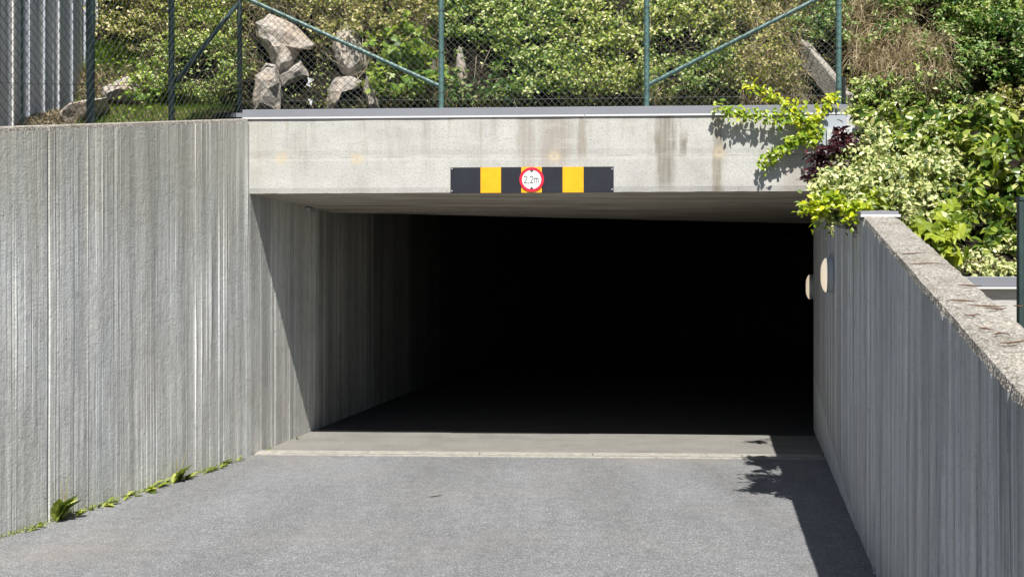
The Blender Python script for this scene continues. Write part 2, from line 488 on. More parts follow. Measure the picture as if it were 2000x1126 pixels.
def boardmat():
    m, nt, p, o = newmat('shed_board')
    t = NT(nt)
    oi = t.n('ShaderNodeObjectInfo')
    g = t.noise(t.coord('Object', (30, 30, 1.3)), 1.0, 6, 0.7)
    c = t.ramp(oi.outputs['Random'], [(0.0, (0.34, 0.38, 0.45)), (0.4, (0.52, 0.55, 0.60)), (0.75, (0.66, 0.67, 0.69)), (1.0, (0.80, 0.77, 0.72))])
    c = t.mix(t.ramp(g, [(0.35, 0.7), (0.6, 0.0)]), c, (0.16, 0.175, 0.20))
    t.l(c, p.inputs['Base Color']); p.inputs['Roughness'].default_value = 0.85
    t.bump(g, p, 0.5, 0.01)
    return m
M['board'] = boardmat()

G = lambda *a: a
M['l_green'] = leafmat('leaf_green', [(0, (0.020, 0.055, 0.010)), (0.45, (0.075, 0.16, 0.022)), (0.75, (0.22, 0.33, 0.05)), (0.92, (0.46, 0.54, 0.16)), (1, (0.66, 0.68, 0.34))])
M['l_olive'] = leafmat('leaf_olive', [(0, (0.03, 0.05, 0.012)), (0.4, (0.12, 0.16, 0.028)), (0.72, (0.30, 0.32, 0.07)), (0.9, (0.50, 0.45, 0.18)), (1, (0.66, 0.56, 0.34))])
M['l_yel'] = leafmat('leaf_yellow_green', [(0, (0.03, 0.06, 0.010)), (0.4, (0.12, 0.20, 0.025)), (0.72, (0.31, 0.40, 0.06)), (0.9, (0.55, 0.58, 0.17)), (1, (0.74, 0.70, 0.40))])
M['l_deep'] = leafmat('leaf_deep_green', [(0, (0.022, 0.070, 0.014)), (0.5, (0.07, 0.17, 0.03)), (0.8, (0.18, 0.30, 0.06)), (1, (0.42, 0.46, 0.20))])
M['l_bramble'] = leafmat('leaf_bramble', [(0, (0.06, 0.14, 0.018)), (0.5, (0.15, 0.27, 0.03)), (1, (0.33, 0.42, 0.07))])
M['l_cream'] = leafmat('leaf_variegated', [(0, (0.04, 0.08, 0.02)), (0.3, (0.17, 0.24, 0.06)), (0.6, (0.46, 0.50, 0.19)), (1, (0.72, 0.70, 0.42))], 0.45, 0.25)
M['l_broad'] = leafmat('leaf_broad', [(0, (0.03, 0.07, 0.010)), (0.35, (0.09, 0.16, 0.015)), (0.7, (0.26, 0.33, 0.035)), (1, (0.60, 0.60, 0.25))], 0.30, 0.25)
M['l_ivy'] = leafmat('leaf_lobed', [(0, (0.09, 0.15, 0.015)), (.6, (0.27, 0.34, 0.03)), (1, (0.44, 0.50, 0.06))], 0.35, 0.3)
M['l_lime'] = leafmat('leaf_lime', [(0, (0.16, 0.27, 0.02)), (0.5, (0.40, 0.48, 0.02)), (1, (0.68, 0.66, 0.03))], 0.35, 0.35)
M['l_lgreen'] = leafmat('leaf_creeper_green', [(0, (0.10, 0.19, 0.02)), (0.5, (0.26, 0.38, 0.025)), (1, (0.48, 0.54, 0.05))], 0.35, 0.3)
M['l_purple'] = leafmat('leaf_purple', [(0, (0.012, 0.004, 0.007)), (0.6, (0.036, 0.009, 0.014)), (1, (0.10, 0.022, 0.026))], 0.4, 0.2)
M['g_dry'] = leafmat('grass_dry', [(0, (0.20, 0.14, 0.08)), (0.5, (0.44, 0.35, 0.22)), (1, (0.66, 0.56, 0.40))], 0.8, 0.2)
M['g_green'] = leafmat('grass_green', [(0, (0.05, 0.13, 0.015)), (0.6, (0.15, 0.27, 0.03)), (1, (0.30, 0.36, 0.06))], 0.6, 0.3)
M['g_tan'] = leafmat('grass_tan_green', [(0, (0.10, 0.14, 0.03)), (0.5, (0.28, 0.28, 0.09)), (1, (0.52, 0.42, 0.22))], 0.7, 0.3)

# ------------------------------------------------------------------ the lines of the place
def facY(X): return 9.418 - 0.05 * X          # plane of the portal face
def facX(px):
    k = (px - 1000) / F
    return k * 9.418 / (1 + 0.05 * k)
def FP(px, py, d=0.0):                        # point on the portal face, d metres in front of it
    X = facX(px); Y = facY(X)
    Z = CAMH + (563 - py) / F * Y
    return Vector((X - 0.05 * d, Y - d, Z))
def leftX(Y): return -2.447 + 0.2425 * (Y - 9.54) if Y < 9.54 else -2.447 + 0.155 * (Y - 9.54)
def rightX(Y): return 0.671 + 0.235 * Y
def leftTop(Y): return 1.403 + 0.182 * Y
def rightTop(Y): return 0.804 + 0.192 * Y
SOFF = 2.4425

# ------------------------------------------------------------------ ground
mb = MB()
xs = [-700, -200, -60, -20, 20, 60, 200, 700]
ys = [-700, -200, -60, -12, 12, 60, 200, 900]
for y in ys:
    for x in xs: mb.v.append((x, y, -0.06))
for j in range(7):
    for i in range(7):
        a = j * 8 + i
        mb.f.append((a, a + 1, a + 9, a + 8))
props(mb.build('ground', M['gravel']), 'grey gravelly ground spreading beyond the ramp', 'ground', kind='structure')

DR0 = lambda X: facY(X) + 0.17 - 0.113      # front edge of the drain
DR1 = lambda X: facY(X) + 0.17 + 0.127
mb = MB()
Yr = [-9, -4, 0, 2, 4, 5, 6, 7, 8, 9]
rows = [[(leftX(y) - 0.04, y), (rightX(y) + 0.04, y)] for y in Yr]
rows.append([(leftX(9.5) - 0.04, DR0(-2.4)), (rightX(9.25) + 0.04, DR0(2.87))])
n = 16
for (x0, y0), (x1, y1) in rows:
    for k in range(n + 1):
        s = k / n
        x = x0 + (x1 - x0) * s; y = y0 + (y1 - y0) * s
        mb.v.append((x, y, 0.0))
for j in range(len(rows) - 1):
    for i in range(n):
        a = j * (n + 1) + i
        mb.f.append((a, a + 1, a + n + 2, a + n + 1))
props(mb.build('road', M['asphalt']), 'grey speckled asphalt ramp leading down to the tunnel mouth', 'road', kind='structure')

# ------------------------------------------------------------------ tunnel plan (curves to the right)
def curve_path(p0, head0, segs):
    pts = [Vector(p0)]; h = head0
    for ln, dh in segs:
        h += dh
        pts.append(pts[-1] + Vector((math.sin(h), math.cos(h))) * ln)
    return pts
h0 = math.atan(0.155)
Lin = curve_path((leftX(13.5), 13.5), h0, [(1.0, 0.0)] * 4 + [(1.0, 0.035)] * 14)
Rin = curve_path((rightX(11.3), 11.3), math.atan(0.30), [(0.7, 0.02)] * 2 + [(1.0, 0.035)] * 15)

mb = MB()                                     # tunnel floor
fm = 10                                       # pale strip, then the slab with tunnel shade in its colour
for k in range(fm + 1):
    x = leftX(9.8) - .04 + (rightX(9.6) + .04 - leftX(9.8) + .04) * k / fm
    x2 = leftX(11.3) - .04 + (rightX(10.75) + .04 - leftX(11.3) + .04) * k / fm
    mb.v += [(x, DR1(x), 0.0), (x2, 11.33 - .50 * k / fm, 0.0)]
for k in range(fm): mb.f.append((2 * k, 2 * k + 2, 2 * k + 3, 2 * k + 1))
props(mb.build('tunnel_floor', M['slab']), 'smooth pale concrete floor strip between the drain and the tunnel shade', 'floor', kind='structure')
Lp = [Vector((leftX(y) - .04, y)) for y in (11.33, 12.4)] + Lin
Rp = [Vector((rightX(y) + .04, y)) for y in (10.83, 11.1)] + Rin
def resample(pl, n):
    d = [0]
    for a, b in zip(pl, pl[1:]): d.append(d[-1] + (b - a).length)
    out = []
    for i in range(n):
        t = d[-1] * i / (n - 1); j = 0
        while j < len(d) - 2 and d[j + 1] < t: j += 1
        f = (t - d[j]) / max(1e-9, d[j + 1] - d[j])
        out.append(pl[j] + (pl[j + 1] - pl[j]) * f)
    return out
A = resample(Lp, 24); B = resample(Rp, 24)
m2 = MB()
for a, b in zip(A, B): m2.v += [(a.x, a.y, 0.0), (b.x, b.y, 0.0)]
for i in range(23): m2.f.append((2 * i, 2 * i + 1, 2 * i + 3, 2 * i + 2))
props(m2.build('tunnel_floor', M['slab_shade']), 'concrete floor inside the tunnel, its shade put into the dark colour', 'floor', kind='structure')

# ------------------------------------------------------------------ ribbed retaining walls
def rib_profile(n, seed, amp, wm=1.0):
    r = random.Random(seed); out = []
    while len(out) < n:
        kind = r.random()
        if kind < 0.55: w = r.randint(2, 6); h = r.uniform(-0.3, 0.5)
        elif kind < 0.8: w = 1; h = r.uniform(-1.3, -0.6)
        elif kind < 0.93: w = r.randint(1, 2); h = r.uniform(0.6, 1.2)
        else: w = r.randint(6, 14); h = r.uniform(-0.15, 0.2)
        out += [h] * max(1, int(w * wm))
    return np.array(out[:n]) * amp

def ribbed_wall(xf, ztop, Y0, Y1, thick, side, seed, amp, step=0.0075, rows=16, groove=None, z0=-0.06, wm=1.0):
    """side=+1: visible face looks to +X.  Returns an MB with uv in metres."""
    n = int((Y1 - Y0) / step)
    prof = np.maximum(rib_profile(n + 1, seed, amp, wm), -0.0058)
    prof = prof + np.maximum(rib_profile(n + 1, seed + 40, amp * .5, wm * 4), -0.003)
    ycol = np.linspace(Y0, Y1, n + 1)
    mb = MB(); uv = []
    for i, y in enumerate(ycol):
        zt = ztop(y); x = xf(y)
        g = 0.0
        if groove and abs(y - groove) < 0.012: g = -0.012
        for j in range(rows + 1):
            rag = 0.006 * noise.noise(Vector((y * 17, 2, seed))) + 0.006 * noise.noise(Vector((y * 37, 3, seed))) + 0.012 * noise.noise(Vector((y * 5, 3, seed)))
            z = z0 + (zt - 0.030 - z0) * j / (rows - 2)
            k = max(0.05, 0.6 + 1.7 * noise.noise(Vector((y * 2.6, z * 1.1, seed))))
            d = prof[i] * k + 0.004 * noise.noise(Vector((y * 1.2, z * 1.2, seed + 9))) + 0.0016 * noise.noise(Vector((y * 21, z * 9, seed + 3))) + g
            if j == rows - 2: z += rag; d = max(-.003, min(d, .003))
            if j == rows - 1: d = min(d, 0) - 0.006; z = zt - 0.006 + rag * .25
            if j == rows: d = -0.034; z = zt + 0.0035
            zz = z - (0.012 + 0.01 * abs(noise.noise(Vector((y * 7, 5, seed)))) if j == rows - 1 and False else 0)
            mb.v.append((x + side * d, y, zz)); uv.append((y, z))
    R = rows + 1
    for i in range(n):
        for j in range(rows):
            a = i * R + j
            q = (a, a + 1, a + R + 1, a + R)
            mb.f.append(q if side < 0 else q[::-1])
    return mb, uv, ycol

def wall_body(name, label, xf, ztop, Y0, Y1, thick, side, seed, amp, mat, groove=None, wm=1.0):
    root = thing(name, label, 'retaining wall', (xf(Y0), Y0, 0))
    mb, uv, yc = ribbed_wall(xf, ztop, Y0, Y1, thick, side, seed, amp, groove=groove, wm=wm)
    mb.uv = uv
    ridx = [1 if (k % 16) >= 14 else 0 for k in range(len(mb.f))]
    mb.build('ribbed_face', mat, root, smooth=False, mats=(M['coping_conc'], ridx))
    # core with the rough top, 12 mm behind the face
    c = MB(); ny = int((Y1 - Y0) / 0.035); nx = 6
    xb = lambda y, s: xf(y) - side * (0.021 + (thick - 0.021) * s)
    for i in range(ny + 1):
        y = Y0 + (Y1 - Y0) * i / ny
        c.v.append((xb(y, 0), y, -0.06))
        for j in range(nx + 1):
            s = j / nx
            e = 0.0
            if j in (0, nx): e = -0.010 - 0.012 * abs(noise.noise(Vector((y * 14, j, seed))))
            z = ztop(y) + e - 0.004 + 0.006 * noise.noise(Vector((y * 11, s * 4, seed))) + 0.004 * noise.noise(Vector((y * 37, s * 9, seed)))
            if j == 0: z = ztop(y) - 0.001
            c.v.append((xb(y, s), y, z))
        c.v.append((xb(y, 1), y, -0.06))
    R = nx + 3
    for i in range(ny):
        for j in range(R - 1):
            a = i * R + j
            q = (a, a + 1, a + R + 1, a + R)
            c.f.append(q if side < 0 else q[::-1])
    c.f.append(tuple(range(R))[::-1] if side < 0 else tuple(range(R)))
    e = ny * R
    c.f.append(tuple(e + k for k in range(R)) if side < 0 else tuple(e + k for k in reversed(range(R))))
    c.build('wall_top', M['coping_conc'], root)
    return root

LW = wall_body('retaining_wall', 'tall sunlit ribbed concrete wall left of the road, carrying the wire fence', leftX, leftTop, 2.0, 9.52, 0.24, +1, 3, 0.0040, M['ribL'], groove=6.85)
RW = wall_body('retaining_wall', 'shaded ribbed concrete wall right of the road with a sloping weathered top', rightX, rightTop, -1.2, 9.235, 0.215, -1, 8, 0.0048, M['ribR'], groove=6.16, wm=2.2)
# thin leaves and twigs lying on the sloping top of the right wall
fallen = [(1785, 497, 60), (1810, 517, 70), (1905, 515, 40), (1880, 590, 60), (1930, 600, 75), (1950, 605, 40), (1900, 618, 35), (1985, 672, 70), (1955, 655, 30), (1925, 645, 25), (1895, 560, 45), (1990, 600, 20)]
for i, (px, py, w) in enumerate(fallen):
    k = (px - 1000) / F; a = (563 - py) / F
    Y = (0.804 - CAMH) / (a - 0.192)
    c = Vector((k * Y, Y, rightTop(Y) + 0.012)); L = w / F * Y
    t = MB(); pts = []
    for j in range(5):
        s = j / 4 - 0.5
        yy = 0.012 * math.sin(s * 5 + i) + 0.003 * math.sin(j * 2.1 + i)
        pts.append(c + Vector((s * L, yy, 0.192 * yy - 0.006)))
    t.tube(pts, [0.001, 0.0028, 0.0035, 0.002, 0.001], 5)
    order = sorted(fallen, key=lambda f_: f_[1]).index(fallen[i])
    names = '%s dry twig on the sloping right wall top, counted down from the zinc flashing' % ['first', 'second', 'third', 'fourth', 'fifth', 'sixth', 'seventh', 'eighth', 'ninth', 'tenth', 'eleventh', 'twelfth'][order]
    props(t.build('twig', M['deadleaf']), names, 'twig', 'twigs fallen on the right wall')

# ------------------------------------------------------------------ the portal
POR = thing('tunnel_portal', 'pale concrete tunnel mouth with stained beam above the opening', 'tunnel portal', (0, 9.4, 0))
XL, XR = leftX(9.5) + 0.0, rightX(9.27)
def fac_block(x0, x1, z0, z1, d0, d1, uvon=False, nx=1, nz=1):
    """block on the portal face, d measured in front of the face (negative: behind)"""
    b = MB()
    def q(x, d, z): return (x - 0.05 * d, facY(x) - d, z)
    b.hexa([q(x0, d1, z0), q(x1, d1, z0), q(x1, d0, z0), q(x0, d0, z0), q(x0, d1, z1), q(x1, d1, z1), q(x1, d0, z1), q(x0, d0, z1)])
    if uvon: b.uv = [(v[0] - XL, v[2]) for v in b.v]
    return b
# beam face as a fine sheet so that its lower edge is not ruler straight
b = MB(); uvs = []; nx, nz = 150, 14
for i in range(nx + 1):
    x = XL + (XR + 0.25 - XL) * i / nx
    for j in range(nz + 1):
        z = SOFF + (3.135 - SOFF) * j / nz
        d = 0.0035 * noise.noise(Vector((x * 1.5, z * 3, 2))) + 0.0012 * noise.noise(Vector((x * 14, z * 14, 5)))
        if abs(z - 2.775) < 0.03: d -= 0.003
        if j == 0: d = -0.008
        zz = z + (0.004 * noise.noise(Vector((x * 6, 1, 1))) if j == 0 else 0)
        b.v.append((x, facY(x) - d, zz)); uvs.append((x - XL, z))
for i in range(nx):
    for j in range(nz):
        a = i * (nz + 1) + j
        b.f.append((a, a + nz + 1, a + nz + 2, a + 1))
b.uv = uvs
b.build('beam_face', M['lintel'], POR)
fac_block(XL - 0.2, XR + 0.3, SOFF + 0.012, 3.13, -0.012, -0.30).build('beam', M['inner'], POR)
# soffit slab, its far edge runs askew
c = MB()
fy = lambda x: facY(x) + 0.006
eL, eR = (-2.25, 11.85), (4.6, 14.1)
def ey(x): return eL[1] + (eR[1] - eL[1]) * (x - eL[0]) / (eR[0] - eL[0])
nx = 40
for i in range(nx + 1):
    x = -2.75 + (4.8 + 2.75) * i / nx
    for j in range(11):
        y = fy(x) + (ey(x) - fy(x)) * j / 10
        c.v.append((x, y, SOFF + 0.003 * noise.noise(Vector((x * 2, y * 2, 0)))))
for i in range(nx):
    for j in range(10):
        a = i * 11 + j
        c.f.append((a, a + 1, a + 12, a + 11))
c.build('soffit', M['soffit'], POR)
d = MB()
d.hexa([(-2.8, ey(-2.8) - .3, SOFF + .006), (4.9, ey(4.9) - .3, SOFF + .006), (4.9, ey(4.9), SOFF + .006), (-2.8, ey(-2.8), SOFF + .006),
        (-2.8, ey(-2.8) - .3, 3.0), (4.9, ey(4.9) - .3, 3.0), (4.9, ey(4.9), 3.0), (-2.8, ey(-2.8), 3.0)])
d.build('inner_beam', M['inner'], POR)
# roof over the whole tunnel
r = MB()
r.hexa([(-3.2, facY(-3.2) + .31, 3.0), (6.5, facY(6.5) + .31, 3.0), (22, 34, 3.0), (-3.2, 34, 3.0),
        (-3.2, facY(-3.2) + .31, 3.2), (6.5, facY(6.5) + .31, 3.2), (22, 34, 3.2), (-3.2, 34, 3.2)])
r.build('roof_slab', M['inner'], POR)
# inner walls
def inner_wall(name, pts, side, mat, prof=False):
    w = MB(); uv = []; s = 0
    for i, p_ in enumerate(pts):
        if i: s += (pts[i] - pts[i - 1]).length
        t_ = (pts[min(i + 1, len(pts) - 1)] - pts[max(0, i - 1)]).normalized()
        nrm = Vector((t_.y, -t_.x)) * side
        dd = pf[i] if prof else 0.0
        for z, th in ((-0.06, 0), (3.0, 0), (3.0, 0.25), (-0.06, 0.25)):
            q = p_ + nrm * (dd - th if th == 0 else -th)
            w.v.append((q.x, q.y, z)); uv.append((s + 9.5, z))
    for i in range(len(pts) - 1):
        for j in range(4):
            a = i * 4 + j; b2 = i * 4 + (j + 1) % 4
            qd = (a, b2, b2 + 4, a + 4)
            w.f.append(qd if side < 0 else qd[::-1])
    w.f.append((0, 1, 2, 3)); e = (len(pts) - 1) * 4; w.f.append((e, e + 1, e + 2, e + 3))
    w.uv = uv
    return w.build(name, mat, POR)
pts = [Vector((leftX(y), y)) for y in np.arange(9.523, 11.42, 0.010)]
pf = rib_profile(len(pts), 21, 0.003)
inner_wall('left_inner_wall', pts, +1, M['ribL'], True)
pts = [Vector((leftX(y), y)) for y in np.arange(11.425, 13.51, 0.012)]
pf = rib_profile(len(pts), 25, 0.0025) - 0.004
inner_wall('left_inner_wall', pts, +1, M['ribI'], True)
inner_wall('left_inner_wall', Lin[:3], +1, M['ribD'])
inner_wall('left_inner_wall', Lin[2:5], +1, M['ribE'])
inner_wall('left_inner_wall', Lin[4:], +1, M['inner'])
pts = [Vector((rightX(y), y)) for y in np.arange(9.24, 11.3, 0.012)]
pf = rib_profile(len(pts), 22, 0.0025)
inner_wall('right_inner_wall', pts, -1, M['ribR'], True)
inner_wall('right_inner_wall', Rin, -1, M['inner'])
e = MB(); a, b2 = Lin[-1], Rin[-1]
e.hexa([(a.x - .3, a.y + .2, -.06), (b2.x + .3, b2.y - .2, -.06), (b2.x + .4, b2.y + .2, -.06), (a.x - .2, a.y + .5, -.06),
        (a.x - .3, a.y + .2, 3.0), (b2.x + .3, b2.y - .2, 3.0), (b2.x + .4, b2.y + .2, 3.0), (a.x - .2, a.y + .5, 3.0)])
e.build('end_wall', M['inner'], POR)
# little pale box in the corner under the soffit
q = MB(); y = 11.0; x = leftX(y)
q.box((x + 0.003, y, SOFF - 0.05), (x + 0.05, y + 0.35, SOFF - 0.012))
props(q.build('junction_box', M['cable'], None, bevel=0.005), 'small pale box fixed high on the left wall just inside the tunnel', 'junction box')

# zinc coping: fascia sheets, drip lip, right end plate
CO = thing('zinc_coping', 'long grey zinc coping sheet along the top of the tunnel beam', 'coping', (0, 9.4, 3.1))
def fz(px, py): return FP(px, py).z
zt0, zb0 = fz(482, 215), fz(482, 236)
x_a, x_j, x_b = facX(474), facX(1142), facX(1655)
for (x0, x1) in ((x_a, x_j - 0.002), (x_j + 0.002, x_b)):
    fac_block(x0, x1, 3.150, 3.222, -0.32, 0.010).build('fascia_sheet', M['zinc'], CO, bevel=0.0015)
    fac_block(x0, x1, 3.134, 3.1495, -0.02, 0.014).build('drip_lip', M['zinc_lip'], CO)
fac_block(x_j - 0.012, x_j + 0.012, 3.150, 3.2235, -0.10, 0.0115).build('joint_cover', M['zinc'], CO)
fac_block(facX(432), x_a - 0.003, 3.165, 3.205, -0.30, -0.06).build('end_return', M['zinc'], CO)
EP = thing('zinc_end_panel', 'smooth pale zinc sheet covering the right end of the beam', 'metal panel', (facX(1620), 9.3, 2.7))
fac_block(facX(1594), facX(1653), 2.55, 3.130, -0.3, 0.009).build('panel_sheet', M['zinc_pale'], EP, bevel=0.004)

# drain across the road
DRN = thing('drain_channel', 'pale slotted drain channel across the road at the tunnel mouth', 'drain', (0, 9.6, 0))
def strip(y0, y1, z0, z1, xa=leftX(9.6) + 0.02, xb=rightX(9.45) - 0.02):
    s = MB(); f = lambda x, d: facY(x) + 0.025 + d
    s.hexa([(xa, f(xa, y0), z0), (xb, f(xb, y0), z0), (xb, f(xb, y1), z0), (xa, f(xa, y1), z0),
            (xa, f(xa, y0), z1), (xb, f(xb, y0), z1), (xb, f(xb, y1), z1), (xa, f(xa, y1), z1)])
    return s
strip(0.03, 0.085, -0.05, 0.010).build('front_frame', M['channel'], DRN, bevel=0.003)
strip(0.0855, 0.1095, -0.05, 0.0075, leftX(9.6) + 0.25).build('slot', M['slot'], DRN)
strip(0.085, 0.11, -0.05, 0.009, leftX(9.6) + 0.02, leftX(9.6) + 0.25).build('end_cap', M['channel'], DRN)
xa, xb = leftX(9.6) + 0.02, rightX(9.45) - 0.02
for i in range(5):
    u0, u1 = xa + (xb - xa) * i / 5, xa + (xb - xa) * (i + 1) / 5 - 0.004
    strip(0.11, 0.27, -0.05, 0.012 + 0.001 * (i % 2), u0, u1).build('cover_plate', M['channel'], DRN, bevel=0.003)

# ------------------------------------------------------------------ height limit board
HB = thing('height_limit_board', 'black and yellow striped height limit board low on the tunnel beam', 'sign', (facX(1040), 9.36, 2.43))
zb, ztp = fz(1040, 376.5), fz(1040, 326.5)
fac_block(facX(880), facX(1198.5), zb, ztp, 0.006, 0.012).build('backing_plate', M['black'], HB)
edges = [881, 938.5, 979, 1018, 1058.5, 1098.5, 1140, 1197.5]
for i in range(7):
    up = 0.0015 if i % 2 else 0.0
    fac_block(facX(edges[i]) + 0.0015, facX(edges[i + 1]) - 0.0015, zb + 0.002 - up, ztp - 0.002 + up, 0.0125, 0.015 + up).build('yellow_stripe' if i % 2 else 'black_stripe', M['yellow'] if i % 2 else M['black'], HB)
nf = Vector((-0.05, -1, 0)).normalized()
for px, py in ((883, 330), (883, 373), (1195.5, 330), (1195.5, 370)):
    MB().disc(FP(px, py, 0.015), nf, 0.008, 0.005, 12).build('bolt', M['bolt'], HB)
cc = FP(1038.5, 351, 0.017)
DS = MB().disc(cc, nf, 0.111, 0.004, 56).build('round_plate', M['white'], HB)
MB().disc(cc + nf * 0.0045, nf, 0.1125, 0.002, 56, 0.088).build('red_ring', M['red'], DS)
ux = Vector((1, -0.05, 0)).normalized(); uz = Vector((0, 0, 1))
def onsign(u, v, d=0.0075): return cc + ux * u + uz * v + nf * d
t = MB()
for s in (1, -1):
    a = [onsign(-0.017, s * 0.086, 0.0045), onsign(0.017, s * 0.086, 0.0045), onsign(0.0, s * 0.064, 0.0045)]
    b2 = [p_ + nf * 0.002 for p_ in a]
    t = MB().add(a + b2, [(0, 1, 2), (5, 4, 3), (0, 3, 4, 1), (1, 4, 5, 2), (2, 5, 3, 0)])
    t.build('black_arrow', M['dark_print'], DS)
def ribbon(mb, pts, w, d=0.0045):
    for (a, b2) in zip(pts, pts[1:]):
        a = Vector(a); b2 = Vector(b2); t_ = (b2 - a).normalized(); n_ = Vector((-t_.y, t_.x)) * w / 2
        a = a - t_ * w * 0.25; b2 = b2 + t_ * w * 0.25
        c4 = [onsign(*(a + n_), d), onsign(*(a - n_), d), onsign(*(b2 - n_), d), onsign(*(b2 + n_), d)]
        mb.hexa([*c4, *[c_ + nf * 0.0018 for c_ in c4]])
def two(x0):
    h, w = 0.062, 0.027
    pts = []
    for i in range(9):
        a = math.radians(170 - i * 23)
        pts.append((x0 + w / 2 + math.cos(a) * w / 2, h / 2 - w / 2 + math.sin(a) * w / 2))
    pts += [(x0 + 0.001, -h / 2), (x0 + w, -h / 2)]
    g = MB(); ribbon(g, pts, 0.0065); g.build('numeral', M['dark_print'], DS)
two(-0.068); two(-0.013)
g = MB(); ribbon(g, [(-0.029, -0.026), (-0.033, -0.042)], 0.0065); g.build('comma', M['dark_print'], DS)
g = MB(); x0, w = 0.025, 0.018
ribbon(g, [(x0, -0.031), (x0, 0.014)], 0.006)
for k_ in range(2):
    pts = [(x0 + k_ * w, 0.002)] + [(x0 + k_ * w + w / 2 - math.cos(math.radians(i * 36)) * w / 2, 0.004 + math.sin(math.radians(i * 36)) * w / 2) for i in range(6)] + [(x0 + (k_ + 1) * w, -0.031)]
    ribbon(g, pts, 0.006, 0.0046 + 0.0003 * k_)
g.build('letter', M['dark_print'], DS)

# ------------------------------------------------------------------ wall lamps
def lamp(px, py, Y, xw, slope, diam, label, cable):
    wn_ = Vector((-1, slope, 0)).normalized()
    z = CAMH + (563 - py) / F * Y
    c = Vector((xw, Y, z)) + wn_ * 0.004
    r_ = diam / 2
    T = thing('wall_lamp', label, 'lamp', c, 'round lamps on the right wall')
    MB().disc(c, wn_, r_ * 0.97, 0.045, 48).build('housing', M['lamp_body'], T, bevel=0.004)
    MB().disc(c + wn_ * 0.0455, wn_, r_ * 1.0, 0.006, 48, r_ * .93).build('rim', M['cable'], T)
    # domed diffuser
    d = MB(); a1 = Vector((0, 0, 1)); a2 = wn_.cross(a1).normalized(); R = 7
    for i in range(R):
        s = i / R
        rr = r_ * .96 * math.cos(s * math.pi / 2) ** 0.45 if i else r_ * .96
        for k in range(40):
            an = 2 * math.pi * k / 40
            d.v.append(tuple(c + wn_ * (0.050 + 0.048 * s) + (a1 * math.cos(an) + a2 * math.sin(an)) * rr))
    for i in range(R - 1):
        for k in range(40):
            k2 = (k + 1) % 40
            d.f.append((i * 40 + k, i * 40 + k2, (i + 1) * 40 + k2, (i + 1) * 40 + k))
    d.f.append(tuple((R - 1) * 40 + k for k in range(40)))
    d.build('diffuser', M['diffuser'], T, smooth=True)
    if cable:
        g0 = c + wn_ * 0.022 + Vector((0, 0, r_))
        MB().tube([g0 - Vector((0, 0, .012)), g0 + Vector((0, 0, .03))], 0.014, 10).build('cable_gland', M['lamp_body'], T)
        MB().tube([g0 + Vector((0, 0, .03)), g0 + Vector((.01, 0.03, .12)), g0 - wn_ * .008 + Vector((0.012, .05, .3)), g0 - wn_ * 0.008 + Vector((0.015, .06, .62))], 0.005, 6).build('cable', M['cable'], T)
        b_ = c + wn_ * 0.0465 + Vector((0, 0, 0.06))
        MB().box(tuple(c + wn_ * 0.02 + Vector((-0.012, -r_ * 0.95 - 0.004, .055))), tuple(c + wn_ * 0.02 + Vector((0.012, -r_ * 0.90, .061)))).build('clip', M['slot'], T)
lamp(1627, 537, 8.55, rightX(8.55), 0.235, 0.30, 'round lamp with grey housing and a cable above it on the shaded right wall', True)
lamp(1590, 560, 12.0, 3.545, 0.32, 0.30, 'smaller looking round lamp farther in, at the black tunnel edge', False)

# ------------------------------------------------------------------ terrain
def smooth(a, b, x):
    t = min(1, max(0, (x - a) / (b - a))); return t * t * (3 - 2 * t)
def hill(X, Y):
    foot = 10.25 - 0.9 * smooth(3.0, 4.2, X)
    z = 3.25 - 0.1 * smooth(3.2, 4.2, X)
    if Y < 9.77: return 2.85
    if Y > foot:
        s = Y - foot
        z += 1.75 * s if s < 3.4 else 5.95 + (s - 3.4) * 0.35 if s < 20 else 5.95 + 5.81 + (s - 20) * 0.02
        z += min(1, s) * 0.22 * noise.noise(Vector((X * 0.9, Y * 1.1, 0.3)))
        z += min(1, s * 2) * 0.07 * noise.noise(Vector((X * 3.1, Y * 3.1, 4.3)))
    return z
def sheet(name, X, Y, fn, mat, label, cat, kind='structure'):
    s = MB()
    for y in Y:
        for x in X: s.v.append((x, y, fn(x, y)))
    nx = len(X)
    for j in range(len(Y) - 1):
        for i in range(nx - 1):
            a = j * nx + i; s.f.append((a, a + 1, a + nx + 1, a + nx))
    return props(s.build(name, mat, smooth=True), label, cat, kind=kind)
X = [-400, -100, -30, -14] + list(np.arange(-9, 9, 0.12)) + [9, 14, 30, 100, 400]
Yv = [9.765] + list(np.arange(9.78, 14, 0.12)) + [14, 15, 17, 20, 26, 34, 60, 150, 600]
sheet('hillside', X, Yv, hill, M['soil'], 'steep dark soil bank behind the fence, overgrown with shrubs', 'hillside')
# ground behind the left wall
Xl = [-400, -100, -30, -12, -8, -6, -5, -4.5, -4, -3.5, -3, -2.7]
def bankL(X, Y): return min(3.24, 1.25 + 0.182 * max(Y, -4) + .22 * smooth(8.6, 9.7, Y))
lb = MB()
ysl = list(np.arange(-12, 8.3, 0.7)) + [8.6, 8.9, 9.2, 9.5, 9.75, 9.9]
ysl[0] = -400
for y in ysl:
    xe = leftX(max(y, 2)) - 0.2 if y >= 2 else leftX(2) - 0.2
    for x in [-400, -100, -30, -12, -8, -6.5] + [xe - 1.8, xe - 1.2, xe - 0.8, xe - 0.4, xe]:
        lb.v.append((x, y, bankL(x, y) + 0.03 * noise.noise(Vector((x * 2, y * 2, 1)))))
for j in range(len(ysl) - 1):
    for i in range(10):
        a = j * 11 + i; lb.f.append((a, a + 1, a + 12, a + 11))
props(lb.build('left_bank', M['soil'], smooth=True), 'sloping grassy ground behind the left concrete wall', 'ground', kind='structure')
